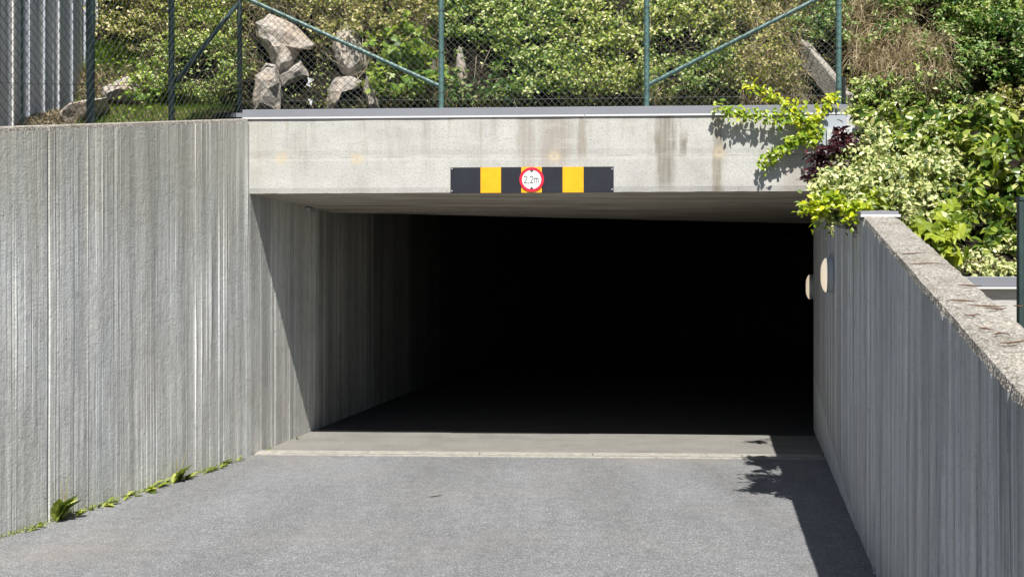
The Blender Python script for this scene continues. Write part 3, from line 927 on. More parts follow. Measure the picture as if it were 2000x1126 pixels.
# ground right of the right wall
rb = MB(); ysr = [-400, -60, -12, -4, -1, 1, 3, 5, 6.25]
for y in ysr:
    xe = rightX(max(y, -1.2)) + 0.2
    for x in [xe, xe + 1, xe + 3, 12, 40, 400]:
        rb.v.append((x, y, -0.05 + 0.192 * max(y, 0.0)))
for j in range(len(ysr) - 1):
    for i in range(5):
        a = j * 6 + i; rb.f.append((a, a + 1, a + 7, a + 6))
props(rb.build('right_terrace', M['gravel']), 'gravel terrace right of the right concrete wall', 'ground', kind='structure')
# planter on the right
def soilR(X, Y): return 1.60 + max(0, Y - 6.3) * 0.47
PL = thing('planter_wall', 'low pale concrete planter wall with a zinc cap beyond the right wall', 'wall', (3.5, 6.2, 0.9))
MB().box((rightX(6.2) + 0.222, 6.2, 0.8), (9.0, 6.38, 1.555)).build('concrete_wall', M['lintel'], PL).data.uv_layers.new(name='UVMap')
MB().box((rightX(6.2) + 0.222, 6.165, 1.572), (9.0, 6.42, 1.632)).build('zinc_cap', M['zinc'], PL, bevel=0.004)
MB().box((rightX(6.2) + 0.222, 6.155, 1.557), (9.0, 6.20, 1.570)).build('cap_lip', M['zinc_lip'], PL)
CP = thing('zinc_flashing', 'short zinc flashing across the upper end of the right wall', 'flashing', (rightX(6.3), 6.3, rightTop(6.3)))
x = rightX(6.22)
MB().box((x - 0.008, 6.24, rightTop(6.22) - 0.01), (x + 0.225, 6.34, rightTop(6.34) + 0.010)).build('flashing_sheet', M['zinc'], CP, bevel=0.003)
MB().box((x - 0.012, 6.225, rightTop(6.22) - 0.004), (x + 0.23, 6.237, rightTop(6.22) + 0.012)).build('flashing_lip', M['zinc_lip'], CP)
Ys = list(np.arange(6.4, 10.01, 0.2))
sr = MB()
for y in Ys:
    xe = rightX(min(y, 9.3)) + 0.2
    for x in [xe, xe + .3, xe + .8, xe + 1.5, xe + 3, 9.0, 40]:
        sr.v.append((x, y, soilR(x, y)))
for j in range(len(Ys) - 1):
    for i in range(6):
        a = j * 7 + i; sr.f.append((a, a + 1, a + 8, a + 7))
props(sr.build('planting_soil', M['soil'], smooth=True), 'dark soil of the raised planting bed on the right', 'soil', kind='structure')
# roof gravel strip between coping and hillside lies inside the hillside sheet (z 3.25)
rs = MB()
rs.hexa([(-3.0, facY(-3.0) + .325, 3.19), (4.2, facY(4.2) + .325, 3.19), (4.2, 9.95, 3.19), (-3.0, 9.95, 3.19),
         (-3.0, facY(-3.0) + .325, 3.235), (4.2, facY(4.2) + .325, 3.235), (4.2, 9.95, 3.235), (-3.0, 9.95, 3.235)])
props(rs.build('verge', M['gravel']), 'narrow gravel verge between the zinc coping and the bank', 'ground', kind='structure')

def on_hill(px, py):
    k = (px - 1000) / F; a = (563 - py) / F
    lo, hi = 8.8, 40.0
    y = lo
    while y < hi:
        if hill(k * y, y) > CAMH + a * y + 1e-4 and y > 9.7: break
        y += 0.03
    return Vector((k * y, y, CAMH + a * y))

# ------------------------------------------------------------------ wooden shed behind the left fence
SH = thing('wooden_shed', 'weathered grey blue shed of upright boards behind the left fence', 'shed', (-4.45, 9.5, 2.6))
off = ROOTLOC[SH.name]
w = 0.098
var = []
for k in range(3):
    b = MB(); hw = (0.044, 0.040, 0.046)[k]; th = (0.018, 0.024, 0.014)[k]
    b.hexa([(0, -hw, 0), (th, -hw + .004, 0), (th, hw - .004, 0), (0, hw, 0), (0, -hw, 4.0), (th, -hw + .004, 4.0), (th, hw - .004, 4.0), (0, hw, 4.0)])
    o = b.build('board', M['board']); var.append(o.data)
    bpy.data.objects.remove(o)
sx = lambda y: -4.50 + 0.02 * (y - 7.5)
nb = 43
for i in range(nb):
    y = 7.0 + i * w + random.uniform(-.004, .004)
    o = bpy.data.objects.new('board', var[random.choice((0, 0, 1, 2))])
    COL.objects.link(o); o.parent = SH
    o.location = Vector((sx(y) + random.uniform(-0.008, 0.008), y, 2.2 + random.uniform(-.02, .02))) - off
    o.rotation_euler = (random.uniform(-.0015, .0015), 0, random.choice((-.40, -.25, -.15, -.1, 0)) + random.uniform(-.05, .05))
bt = MB(); bt.box((0, -.012, 0), (.022, .012, 4.0)); bo = bt.build('batten', M['board']); bdat = bo.data; bpy.data.objects.remove(bo)
for i in range(0, nb, 3):
    y = 7.0 + (i + .5) * w
    o = bpy.data.objects.new('batten', bdat); COL.objects.link(o); o.parent = SH
    o.location = Vector((sx(y) + .018, y, 2.2)) - off
b = MB()
b.hexa([(-8.5, 6.9, 2.0), (sx(6.9) - .02, 6.9, 2.0), (sx(11.3) - .02, 11.3, 2.0), (-8.5, 11.3, 2.0), (-8.5, 6.9, 6.1), (sx(6.9) - .02, 6.9, 6.1), (sx(11.3) - .02, 11.3, 6.1), (-8.5, 11.3, 6.1)])
b.build('shed_body', M['slot'], SH)
b = MB()
b.hexa([(-8.8, 6.9, 6.12), (sx(6.9) - .01, 6.9, 6.12), (sx(11.3) - .01, 11.3, 6.12), (-8.8, 11.3, 6.12), (-8.8, 6.9, 7.3), (sx(6.9) - .01, 6.9, 6.2), (sx(11.3) - .01, 11.3, 6.2), (-8.8, 11.3, 7.3)])
b.build('roof', M['zinc'], SH)

# ------------------------------------------------------------------ fences
def chainlink(name, A, B, h, p, parent, r=0.0018, lean=0.0, seed=0, mat=None):
    A = Vector(A); B = Vector(B); L = (B - A).length
    n = int(L / p); d = (B - A) / n
    du = d.normalized(); nr = du.cross(Vector((0, 0, 1))).normalized()
    K = int(h / p)
    t = MB()
    for i in range(n):
        pts = []
        for k in range(K + 1):
            u = i + ((k + i) % 2)
            q = A + d * u + Vector((0, 0, p * k)) + nr * (0.0022 * (1 if (k + i) % 2 else -1))
            q += nr * 0.012 * noise.noise(Vector((q.x * 1.7, q.y * 1.7, q.z * 1.7 + seed)))
            q += du * 0.004 * noise.noise(Vector((q.x * 4, q.z * 4, seed)))
            pts.append(q)
        for a_, b_ in zip(pts, pts[1:]):
            dd = (b_ - a_).normalized(); pv = dd.cross(nr).normalized()
            a2, b2 = a_ - dd * r * .6, b_ + dd * r * .6
            ring = [nr * r, pv * r, nr * -r, pv * -r]
            t.add([a2 + e_ for e_ in ring] + [b2 + e_ for e_ in ring], [(0, 1, 5, 4), (1, 2, 6, 5), (2, 3, 7, 6), (3, 0, 4, 7)])
    o = t.build(name, mat or M['wire'], parent, smooth=True)
    o['kind'] = 'stuff'
    return o

def fY(X): return 9.718 - 0.05 * X
def fxat(px): k = (px - 1000) / F; return k * 9.718 / (1 + 0.05 * k)
TOPZ = 4.62
FF = thing('chain_link_fence', 'green chain link fence with round posts and braces along the coping', 'fence', (0, 9.72, 3.24))
posts = [(468, 213), (862, 205), (1263, 197), (1638, 182)]
for i, (px, py) in enumerate(posts):
    x = fxat(px); y = fY(x); r_ = (0.0235, 0.027, 0.027, 0.026)[i]
    o = MB().tube([(x, y, 3.2), (x, y, TOPZ)], r_, 14).build('post', M['post'] if i else M['postdark'], FF, smooth=False)
    MB().tube([(x, y, TOPZ), (x, y, TOPZ + .012), (x, y, TOPZ + .03)], [r_ * 1.12, r_ * 1.1, r_ * .4], 14).build('post_cap', M['postdark'], o)
    for zz in (3.42, 3.80, 4.2):
        MB().tube([(x, y, zz - .004), (x, y, zz + .004)], r_ * 1.13, 12).build('wire_clip', M['wire'], o)
def bracept(px, py): 
    x = fxat(px); y = fY(x); return Vector((x, y + 0.03, CAMH + (563 - py) / F * y))
MB().tube([bracept(470, -9), bracept(860, 168)], 0.0205, 12).build('brace', M['post'], FF)
MB().tube([bracept(1266, 165), bracept(1634, -22)], 0.0205, 12).build('brace', M['post'], FF)
xa, xb = fxat(468), fxat(1638)
for zz in (3.36, 4.55):
    MB().tube([(xa, fY(xa) - .005, zz), ((xa + xb) / 2, fY(0) - .005, zz - .006), (xb, fY(xb) - .005, zz)], 0.0018, 5).build('tension_wire', M['wire'], FF)
ps = [fxat(p_) for p_, _ in posts]
for a, b2 in zip(ps, ps[1:]):
    chainlink('mesh_panel', (a, fY(a) - 0.028, 3.232), (b2, fY(b2) - 0.028, 3.232), 1.36, 0.0315, FF, seed=a)
# left fence on top of the left wall
lx = lambda y: leftX(y) - 0.17
FL = thing('chain_link_fence', 'dark chain link fence standing on top of the left concrete wall', 'fence', (lx(8), 8, leftTop(8)))
def left_y(px):
    k = (px - 1000) / F
    return (-2.447 - 0.2425 * 9.54 - 0.17) / (k - 0.2425)
for px, r_ in ((335, 0.025), (177, 0.030)):
    y = left_y(px); x = lx(y)
    o = MB().tube([(x, y, leftTop(y) - .12), (x, y, 4.70)], r_, 14).build('post', M['postdark'], FL)
    for zz in (leftTop(y) + .25, leftTop(y) + .8):
        MB().tube([(x, y, zz - .004), (x, y, zz + .004)], r_ * 1.13, 12).build('wire_clip', M['wire'], o)
y = left_y(43); x = lx(y)
MB().tube([(x, y, leftTop(y) - .1), (x, y, 4.2)], 0.009, 8).build('thin_post', M['postdark'], FL)
for y in (5.2, 3.6, 2.3):
    MB().tube([(lx(y), y, leftTop(y) - .12), (lx(y), y, leftTop(y) + 1.5)], .027, 12).build('post', M['postdark'], FL)
yb = left_y(340); xa = fxat(464)
MB().tube([(lx(yb) + .01, yb + .02, CAMH + (563 - 158) / F * yb), (xa, fY(xa), 4.29)], 0.0205, 12).build('brace', M['postdark'], FL)
ylist = [9.74, left_y(335), left_y(177), 5.2, 3.6, 2.3]
for a, b2 in zip(ylist, ylist[1:]):
    chainlink('mesh_panel', (lx(b2) + .03, b2, leftTop(b2) + .005), (lx(a) + .03, a, leftTop(a) + .005), 1.42, 0.036, FL, r=0.0025, seed=a, mat=M['wiredark'])
MB().tube([(lx(y) + .03, y, leftTop(y) + (.28 if y > 4 else .3)) for y in (2.3, 3.6, 5.2, 7.2, 8.3, 9.7)], 0.002, 5).build('tension_wire', M['wire'], FL)
# loose mesh at the right end
FR = thing('wire_mesh', 'loose hanging wire mesh beside the right end of the coping', 'wire mesh', (fxat(1650), 9.6, 2.9))
chainlink('mesh_panel', (fxat(1645), 9.45, 2.75), (fxat(1645) + .16, 10.2, 2.95), 0.75, 0.03, FR, r=0.0026, mat=M['wiredark'])

# ------------------------------------------------------------------ leaves
def unit(a): return a / np.maximum(1e-9, np.linalg.norm(a, axis=1, keepdims=True))
TPL = {
  'diamond': (np.array([(0, 0, 0), (-.27, .45, .06), (.27, .45, .06), (0, 1, -.05)]), [(0, 3, 1), (0, 2, 3)], [0, .6, .6, .3]),
  'oval': (np.array([(0, 0, 0), (-.22, .25, .05), (-.26, .6, .05), (0, 1, -.12), (.26, .6, .05), (.22, .25, .05), (0, .45, -.01)]),
           [(0, 6, 1), (1, 6, 2), (2, 6, 3), (3, 6, 4), (4, 6, 5), (5, 6, 0)], [0, 1, 1, .6, 1, 1, 0]),
  'long': (np.array([(0, 0, 0), (-.13, .3, .04), (-.13, .65, .02), (0, 1, -.16), (.13, .65, .02), (.13, .3, .04), (0, .5, -.01)]),
           [(0, 6, 1), (1, 6, 2), (2, 6, 3), (3, 6, 4), (4, 6, 5), (5, 6, 0)], [0, 1, 1, .6, 1, 1, 0]),
  'lobed': (np.array([(0, .28, 0), (0, 0, .02), (-.30, .02, .03), (-.52, .16, -.04), (-.34, .36, .03), (-.46, .66, -.05), (-.19, .60, .03), (0, 1, -.08),
                      (.19, .60, .03), (.46, .66, -.05), (.34, .36, .03), (.52, .16, -.04), (.30, .02, .03)]),
            [(0, 1 + (i + 1) % 12, 1 + i) for i in range(12)], [0] + [.6] * 12),
}
def frames(N, rng, droop=0.0):
    """local axes per leaf: z = normal, y = leaf direction"""
    n = len(N)
    r = rng.normal(size=(n, 3)); r[:, 2] -= droop
    y = unit(r - N * np.sum(r * N, axis=1, keepdims=True))
    x = np.cross(y, N)
    return x, y

def leaf_mesh(name, Pn, N, size, tpl, mat, parent, rng, rnd=None, droop=0.0, stuff=True, aspect=1.0):
    T, Fc, edge = TPL[tpl]
    n = len(Pn)
    N = unit(N); x, y = frames(N, rng, droop)
    if np.isscalar(size): size = np.full(n, size)
    s = (size * rng.uniform(.7, 1.25, n))[:, None, None]
    V = Pn[:, None, :] + s * (T[None, :, 0:1] * aspect * x[:, None, :] + T[None, :, 1:2] * y[:, None, :] + T[None, :, 2:3] * N[:, None, :])
    k = len(T); nf_ = len(Fc)
    off = np.array(off_of(parent))
    V = (V - off).reshape(-1, 3).astype(np.float32)
    I = (np.arange(n)[:, None, None] * k + np.array(Fc)[None]).reshape(-1).astype(np.int32)
    me = bpy.data.meshes.new(name)
    me.vertices.add(len(V)); me.vertices.foreach_set('co', V.ravel())
    me.loops.add(len(I)); me.loops.foreach_set('vertex_index', I)
    me.polygons.add(n * nf_)
    me.polygons.foreach_set('loop_start', np.arange(0, n * nf_ * 3, 3, dtype=np.int32))
    me.update(calc_edges=True)
    if rnd is None: rnd = rng.random(n)
    at = me.attributes.new('rnd', 'FLOAT', 'POINT'); at.data.foreach_set('value', np.repeat(rnd, k).astype(np.float32))
    me.materials.append(mat)
    o = bpy.data.objects.new(name, me); COL.objects.link(o)
    if parent: o.parent = parent
    if stuff: o['kind'] = 'stuff'
    return o

LEAFVAR = {}
def leaf_var(tpl, matkey, nv=9):
    key = (tpl, matkey)
    if key in LEAFVAR: return LEAFVAR[key]
    T, Fc, edge = TPL[tpl]; out = []
    for i in range(nv):
        me = bpy.data.meshes.new('leaf')
        r = random.Random(i * 7 + 1)
        V = [(a * r.uniform(.85, 1.15), b, c * r.uniform(.4, 2.2) - .12 * b * b * r.uniform(0, 1.2)) for a, b, c in T]
        me.from_pydata(V, [], Fc)
        at = me.attributes.new('rnd', 'FLOAT', 'POINT'); at.data.foreach_set('value', [(i + .5) / nv] * len(V))
        me.materials.append(M[matkey]); out.append(me)
    LEAFVAR[key] = out
    return out

def leaf_objects(Pn, N, size, tpl, matkey, parent, rng, limit=300, rnd=None, name='leaf', rest_tpl=None):
    """nearest `limit` leaves as single objects, the rest as one part"""
    n = len(Pn)
    if np.isscalar(size): size = np.full(n, size)
    if rnd is None: rnd = rng.random(n)
    order = np.argsort(Pn[:, 1] - 3.0 * size * 10 * 0.1)
    sel = order[:limit]; rest = order[limit:]
    V = leaf_var(tpl, matkey); off = off_of(parent)
    N = unit(N); x, y = frames(N, rng, 0.5)
    for i in sel:
        me = V[min(len(V) - 1, int(rnd[i] * len(V)))]
        o = bpy.data.objects.new(name, me); COL.objects.link(o); o.parent = parent
        s = float(size[i] * rng.uniform(.8, 1.2))
        m = Matrix(((x[i][0], y[i][0], N[i][0], 0), (x[i][1], y[i][1], N[i][1], 0), (x[i][2], y[i][2], N[i][2], 0), (0, 0, 0, 1)))
        o.matrix_local = Matrix.Translation(Vector(Pn[i]) - off) @ m @ Matrix.Scale(s, 4)
    if len(rest):
        leaf_mesh('foliage', Pn[rest], N[rest], size[rest], rest_tpl or tpl, M[matkey], parent, rng, rnd[rest], 0.5)

def clump_pts(rng, c, r, n, face=(0, -0.75, 0.65), shell=0.7):
    c = np.array(c); r = np.array(r) if not np.isscalar(r) else np.array([r, r, r])
    d = unit(rng.normal(size=(n, 3)))
    f = np.array(face) / np.linalg.norm(face)
    d = unit(d + f * 0.45)
    rad = shell + (1.08 - shell) * rng.random(n) ** 0.6
    Pn = c + d * rad[:, None] * r
    N = unit(d * 0.55 + f * 0.45 + rng.normal(size=(n, 3)) * 0.55)
    return Pn, N

def branchy(mb, rng, a, b, r, n=3):
    a = Vector(a); b = Vector(b); pts = [a]
    for i in range(1, 5):
        t = i / 4
        q = a.lerp(b, t) + Vector(rng.normal(size=3)) * 0.03 * (1 if i < 4 else 0)
        pts.append(q)
    mb.tube(pts, [r * (1 - .18 * i) for i in range(5)], 5)

# ------------------------------------------------------------------ shrubs on the bank
# (px0, px1, py0, py1, material, leaf size, template, clumps, leaves per clump, name, category, label)
SHRUBS = [
 (225, 345, -30, 95, 'l_olive', .034, 'diamond', 26, 260, 'shrub', 'thin olive yellow shrub just right of the shed corner'),
 (345, 470, -30, 120, 'l_yel', .034, 'diamond', 26, 300, 'shrub', 'yellow green shrub between the second and third left fence posts'),
 (330, 480, 100, 205, 'l_green', .036, 'diamond', 28, 260, 'shrub', 'dark green shrub low behind the corner fence post, above the wall end'),
 (275, 350, 150, 225, 'l_bramble', .045, 'oval', 10, 110, 'shrub', 'bright green low bush behind the second fence post, on the left wall side'),
 (480, 660, -40, 30, 'l_yel', .034, 'diamond', 26, 300, 'shrub', 'yellow green shrub above the big pale boulders'),
 (620, 790, 0, 100, 'l_olive', .034, 'diamond', 30, 300, 'shrub', 'brownish olive shrub between the boulders and the bramble'),
 (700, 860, -40, 60, 'l_olive', .036, 'diamond', 26, 300, 'shrub', 'olive green shrub at the top of the frame left of the second coping post'),
 (725, 850, 75, 208, 'l_bramble', .058, 'lobed', 24, 70, 'bramble_bush', 'bright green bramble right of the boulders, at the foot of the brace'),
 (870, 1010, -30, 90, 'l_green', .038, 'diamond', 34, 330, 'shrub', 'leafy green shrub above the dark hollow right of the middle left post'),
 (960, 1110, 30, 150, 'l_green', .040, 'diamond', 34, 330, 'shrub', 'mid green shrub in the middle of the bank, above the sign'),
 (880, 1050, 150, 208, 'l_deep', .048, 'oval', 22, 110, 'shrub', 'low deep green shrub along the coping above the left end of the sign'),
 (1040, 1180, -30, 90, 'l_yel', .036, 'diamond', 34, 320, 'shrub', 'yellowish leafy shrub high on the bank left of the third coping post'),
 (1090, 1255, 60, 200, 'l_yel', .038, 'diamond', 34, 320, 'shrub', 'yellow green shrub close left of the third coping post'),
 (1000, 1130, 130, 205, 'l_green', .040, 'diamond', 22, 260, 'shrub', 'green shrub low above the coping joint, over the sign'),
 (1240, 1400, -30, 75, 'l_yel', .036, 'diamond', 32, 320, 'shrub', 'yellow green shrub high behind the third coping post'),
 (1270, 1420, 100, 195, 'l_green', .034, 'diamond', 26, 280, 'shrub', 'green shrub beneath the right hand brace'),
 (1390, 1560, -30, 90, 'l_olive', .034, 'diamond', 32, 300, 'shrub', 'olive shrub behind the upper half of the right brace'),
 (1400, 1540, 90, 190, 'l_olive', .032, 'diamond', 22, 260, 'shrub', 'straggly olive shrub behind the lime creeper tip'),
 (1545, 1640, -20, 110, 'l_deep', .032, 'diamond', 18, 260, 'ivy_bush', 'green ivy mound around the slanting concrete kerb'),
 (1700, 1850, -30, 110, 'l_deep', .034, 'diamond', 30, 280, 'ivy_bush', 'dark ivy mound at the top right above the dry grass'),
 (1840, 2010, -40, 70, 'l_green', .036, 'diamond', 28, 300, 'ivy_bush', 'leafy ivy mound in the top right corner'),
 (1860, 2030, 60, 190, 'l_deep', .034, 'diamond', 32, 330, 'ivy_bush', 'deep green ivy mound at the right edge below the corner'),
 (1790, 1900, 120, 230, 'l_deep', .034, 'diamond', 24, 280, 'ivy_bush', 'ivy mound around the white scrap on the right bank'),
 (1655, 1800, 170, 240, 'l_green', .034, 'diamond', 22, 260, 'ivy_bush', 'ivy mound just below the dry grass drape on the right'),
 (1900, 2040, 190, 260, 'l_olive', .036, 'diamond', 20, 260, 'shrub', 'olive shrub at the right edge above the broad leaved bushes'),
]
OPEN = [(502, 612, 38, 212), (645, 722, 62, 212), (905, 965, 92, 168), (1272, 1368, 72, 112), (345, 435, 108, 165), (1782, 1832, -5, 62), (1892, 1938, 122, 182),
        (1010, 1085, 68, 92), (1040, 1085, 168, 205), (1180, 1258, 182, 206), (740, 770, -10, 30), (1350, 1390, 130, 150), (470, 500, 150, 200), (1150, 1200, 100, 118), (1568, 1650, 74, 190), (900, 935, 20, 50), (1100, 1140, 30, 55), (1430, 1475, 50, 85), (1215, 1250, 95, 125), (980, 1010, 118, 150), (1300, 1330, 130, 165), (640, 680, 18, 40), (1940, 1980, 60, 95), (1840, 1870, 80, 120)]
def keep(PP, rng, grow=0.0, leak=.06):
    """bare spots of the bank: no leaves there"""
    px = 1000 + F * PP[:, 0] / PP[:, 1] + rng.normal(size=len(PP)) * 5
    py = 563 - F * (PP[:, 2] - CAMH) / PP[:, 1] + rng.normal(size=len(PP)) * 5
    k = np.ones(len(PP), bool)
    for (a, b, c, d) in OPEN: k &= ~((px > a) & (px < b) & (py > c) & (py < d))
    return k | (rng.random(len(PP)) < leak)
def shoot(rng, q, d, ln, n, wob=.012):
    """leaves along an arching shoot: points, normals"""
    t = np.sort(rng.random(n)) ** .8
    d = np.array(d); g = np.array([0, 0, -1.0])
    Pn = np.array(q) + d * ln * t[:, None] + g * (ln * .45 * t ** 2)[:, None] + rng.normal(size=(n, 3)) * wob
    N = unit(rng.normal(size=(n, 3)) * .55 + np.array([0, -.6, .8]))
    return Pn, N
for si, (x0, x1, y0, y1, mk, ls, tpl, nc, nl, nm, lab) in enumerate(SHRUBS):
    rng = np.random.default_rng(100 + si)
    base = on_hill((x0 + x1) / 2, y1)
    T = thing(nm, lab, 'shrub' if nm == 'shrub' else 'bush', base)
    PP, NN, RR = [], [], []
    st = MB()
    big = tpl != 'diamond'
    for c in range(nc):
        q = on_hill(rng.uniform(x0, x1), rng.uniform(y0, y1))
        r = rng.uniform(.05, .16)
        dep = rng.uniform(0.0, .5)
        q = q + Vector((0, -dep * .75, dep * .2))
        a, b = clump_pts(rng, q, np.array([r * rng.uniform(1., 1.8), r * .8, r * rng.uniform(.5, .9)]), int(nl * .30 * (r / .13) ** 1.6), shell=.3)
        PP.append(a); NN.append(b)
        RR.append(np.clip(rng.normal(.52 + rng.uniform(-.34, .28), .26, len(a)), 0, 1))
        branchy(st, rng, q + Vector((0.0, .30 + dep * .3, -.25)), q, .005)
    for c in range(int((x1 - x0) * (y1 - y0) / (120 if not big else 280)) + 16):
        q = on_hill(rng.uniform(x0, x1), rng.uniform(y0, y1)) + Vector((0, -rng.uniform(.02, .40), rng.uniform(0, .12)))
        d_ = Vector((rng.normal() * .8, -rng.uniform(.1, .9), rng.uniform(-.1, 1.0))).normalized(); ln = rng.uniform(.12, .34)
        n = int(ln * (75 if not big else 30))
        a, b = shoot(rng, q, d_, ln, n)
        PP.append(a); NN.append(b); RR.append(np.clip(rng.normal(.75, .23, n), 0, 1))
        if c % 4 == 0: st.tube([q, q + d_ * ln * .55 + Vector((0, 0, -ln * .11)), q + d_ * ln + Vector((0, 0, -ln * .42))], [.003, .0025, .001], 4, False)
    PP = np.vstack(PP); NN = np.vstack(NN); RR = np.concatenate(RR)
    k = keep(PP, rng); PP, NN, RR = PP[k], NN[k], RR[k]
    leaf_mesh('foliage', PP, NN, ls * 1.12, tpl, M[mk], T, rng, RR, 0.6, aspect=1.15)
    st.build('stems', M['bark'], T)['kind'] = 'stuff'

# ground cover over the whole bank
rng = np.random.default_rng(5)
def cover(name, label, cat, boxes, mk, ls, tpl, lift=.04):
    PP, NN = [], []
    for (x0, x1, y0, y1, n) in boxes:
        for _ in range(n):
            q = on_hill(rng.uniform(x0, x1), rng.uniform(y0, y1))
            PP.append(q + Vector((0, -rng.uniform(0, lift * 2), rng.uniform(0, lift)))); NN.append((rng.normal() * .5, -.7 + rng.normal() * .5, .7 + rng.normal() * .5))
    PP = np.array(PP); NN = np.array(NN); k = keep(PP, rng, leak=.12)
    o = leaf_mesh(name, PP[k], NN[k], ls, tpl, M[mk], None, rng, None, .5)
    return props(o, label, cat, kind='stuff')
cover('ground_ivy', 'small leaved ivy creeping over the steep bank', 'ivy', [(150, 2050, -60, 215, 9000)], 'l_green', .036, 'diamond', .04)
cover('ground_cover', 'yellowish low growth scattered over the bank', 'ground cover', [(200, 860, -60, 215, 6000), (1380, 1850, -60, 215, 5000)], 'l_olive', .032, 'diamond', .06)

def grass(name, label, cat, boxes, mk, ln, w, lean=(0, -.5, .6), lift=.02, parent=None, fn=on_hill, spread=.6):
    B, rv = [], []
    V = []; Fc = []; R = []
    for (x0, x1, y0, y1, n) in boxes:
        for _ in range(n):
            q = fn(rng.uniform(x0, x1), rng.uniform(y0, y1)) + Vector((0, -rng.uniform(0, lift), 0))
            if not keep(np.array([q]), rng, leak=.0)[0] and rng.random() < .93: continue
            d = Vector(lean) + Vector(rng.normal(size=3)) * spread; d.normalize()
            L = ln * rng.uniform(.5, 1.3)
            sd_ = d.cross(Vector((rng.normal(), -1, rng.normal()))).normalized() * w * .5
            m1 = q + d * L * .5; m2 = q + d * L * .9 + Vector((0, -.03, -L * .28))
            b = len(V); V += [q - sd_, q + sd_, m1 - sd_ * .8, m1 + sd_ * .8, m2]
            Fc += [(b, b + 1, b + 3, b + 2), (b + 2, b + 3, b + 4)]; R += [rng.random()] * 5
    off = off_of(parent)
    me = bpy.data.meshes.new(name); me.from_pydata([tuple(v - off) for v in V], [], Fc)
    at = me.attributes.new('rnd', 'FLOAT', 'POINT'); at.data.foreach_set('value', R)
    me.materials.append(M[mk]); o = bpy.data.objects.new(name, me); COL.objects.link(o)
    if parent: o.parent = parent
    o['kind'] = 'stuff'
    if label: props(o, label, cat)
    return o
grass('dry_grass', 'tan dry grass draped over the bank right of the last post', 'dry grass',
      [(1670, 1820, 112, 186, 6500), (1440, 1560, 110, 208, 1800), (1850, 1930, 195, 250, 600), (1560, 1640, 150, 205, 900), (1540, 1650, -30, 60, 700)], 'g_dry', .16, .004, (0, -.35, -.5), .32)
grass('dry_grass', 'long straw coloured grass hanging down the bank just right of the end post', 'dry grass',
      [(1640, 1760, -30, 140, 2600), (1690, 1830, 70, 165, 2200), (1440, 1560, -30, 140, 1600), (1250, 1440, -20, 190, 300)], 'g_dry', .24, .0042, (0, -.35, -.3), .45, spread=.5)
grass('dry_grass', 'straw coloured grass stems standing through the shrubs left of the boulders', 'dry grass',
      [(290, 500, -30, 190, 2200), (500, 860, -30, 70, 2600), (720, 870, 20, 200, 700)], 'g_dry', .16, .0035, (0, -.3, .3), .42, spread=.6)
grass('dry_grass', 'tan dry grass on the left bank beside the shed and boulders', 'dry grass',
      [(150, 300, 130, 232, 3000), (470, 520, 100, 210, 700), (330, 470, 0, 180, 1800), (600, 860, 10, 120, 2200), (820, 870, 120, 205, 500)], 'g_dry', .12, .0035, (0, -.4, .1), .08)
grass('green_grass', 'fresh green grass tufts on the left bank beside the shed', 'grass',
      [(165, 290, 90, 150, 1900), (150, 230, 200, 236, 400), (280, 350, 170, 228, 900), (240, 460, 185, 232, 1300), (480, 640, -30, 30, 900), (480, 520, 180, 212, 200)], 'g_green', .13, .005, (0, -.2, .9), .05, spread=.35)
grass('green_grass', 'fresh green grass tuft below the slanting kerb', 'grass',
      [(1520, 1600, 128, 180, 1300), (1450, 1570, 170, 210, 500)], 'g_green', .13, .005, (0, -.2, .8), .05, spread=.4)
def bk(a, b):
    a = min(a, leftX(b) - .26 - .15 * random.random())
    return Vector((a, b, bankL(a, b)))
grass('dry_grass', 'dry grass and leaf litter on the ground right behind the left wall fence', 'dry grass', [(-4.35, -2.95, 7.2, 8.6, 5200), (-4.3, -2.62, 8.5, 9.95, 7500)], 'g_dry', .085, .004, (0, -.3, .5), .0, fn=bk, spread=.8)
grass('green_grass', 'green grass blades just behind the top of the left wall', 'grass', [(-4.1, -2.95, 7.2, 8.6, 1800), (-3.9, -2.62, 8.5, 9.95, 5200)], 'g_green', .10, .005, (0, -.2, .9), .0, fn=bk, spread=.4)
grass('tan_grass', 'half dry grass scattered along the bank foot behind the coping', 'grass',
      [(640, 1460, 185, 214, 2200), (1180, 1540, 100, 200, 1500), (1640, 2000, 190, 260, 2400)], 'g_tan', .13, .0045, (0, -.3, .6), .06)

# ------------------------------------------------------------------ boulders
def boulder(c, r, seed, label, rot=(0, 0, 0), cuts=15):
    rr = random.Random(seed)
    import bmesh
    bm = bmesh.new(); bmesh.ops.create_icosphere(bm, subdivisions=4, radius=1.0)
    planes = []
    for _ in range(cuts):
        n = Vector((rr.gauss(0, 1), rr.gauss(0, 1), rr.gauss(0, 1))).normalized(); planes.append((n, rr.uniform(.42, .72)))
    E = Matrix.Rotation(rot[1], 4, 'Y') @ Matrix.Rotation(rot[0], 4, 'X') @ Matrix.Rotation(rot[2], 4, 'Z')
    for v in bm.verts:
        p_ = v.co.copy()
        for n, d in planes:
            k = p_.dot(n)
            if k > d: p_ = p_ - n * (k - d)
        p_ *= 1.45
        p_ += v.co * (.05 * noise.noise(v.co * 2.3 + Vector((seed, 0, 0))) + .02 * noise.noise(v.co * 7 + Vector((seed, 0, 0))))
        p_ = Vector((p_.x * r[0], p_.y * r[1], p_.z * r[2]))
        v.co = E @ p_
    me = bpy.data.meshes.new('boulder'); bm.to_mesh(me); bm.free()
    me.materials.append(M['rock']); o = bpy.data.objects.new('boulder', me); COL.objects.link(o); o.location = c
    return props(o, label, 'boulder', 'boulders in the bank left of the bramble')
def HP(px, py, fwd=0.15):
    q = on_hill(px, py); return q + Vector((0, -fwd, 0))
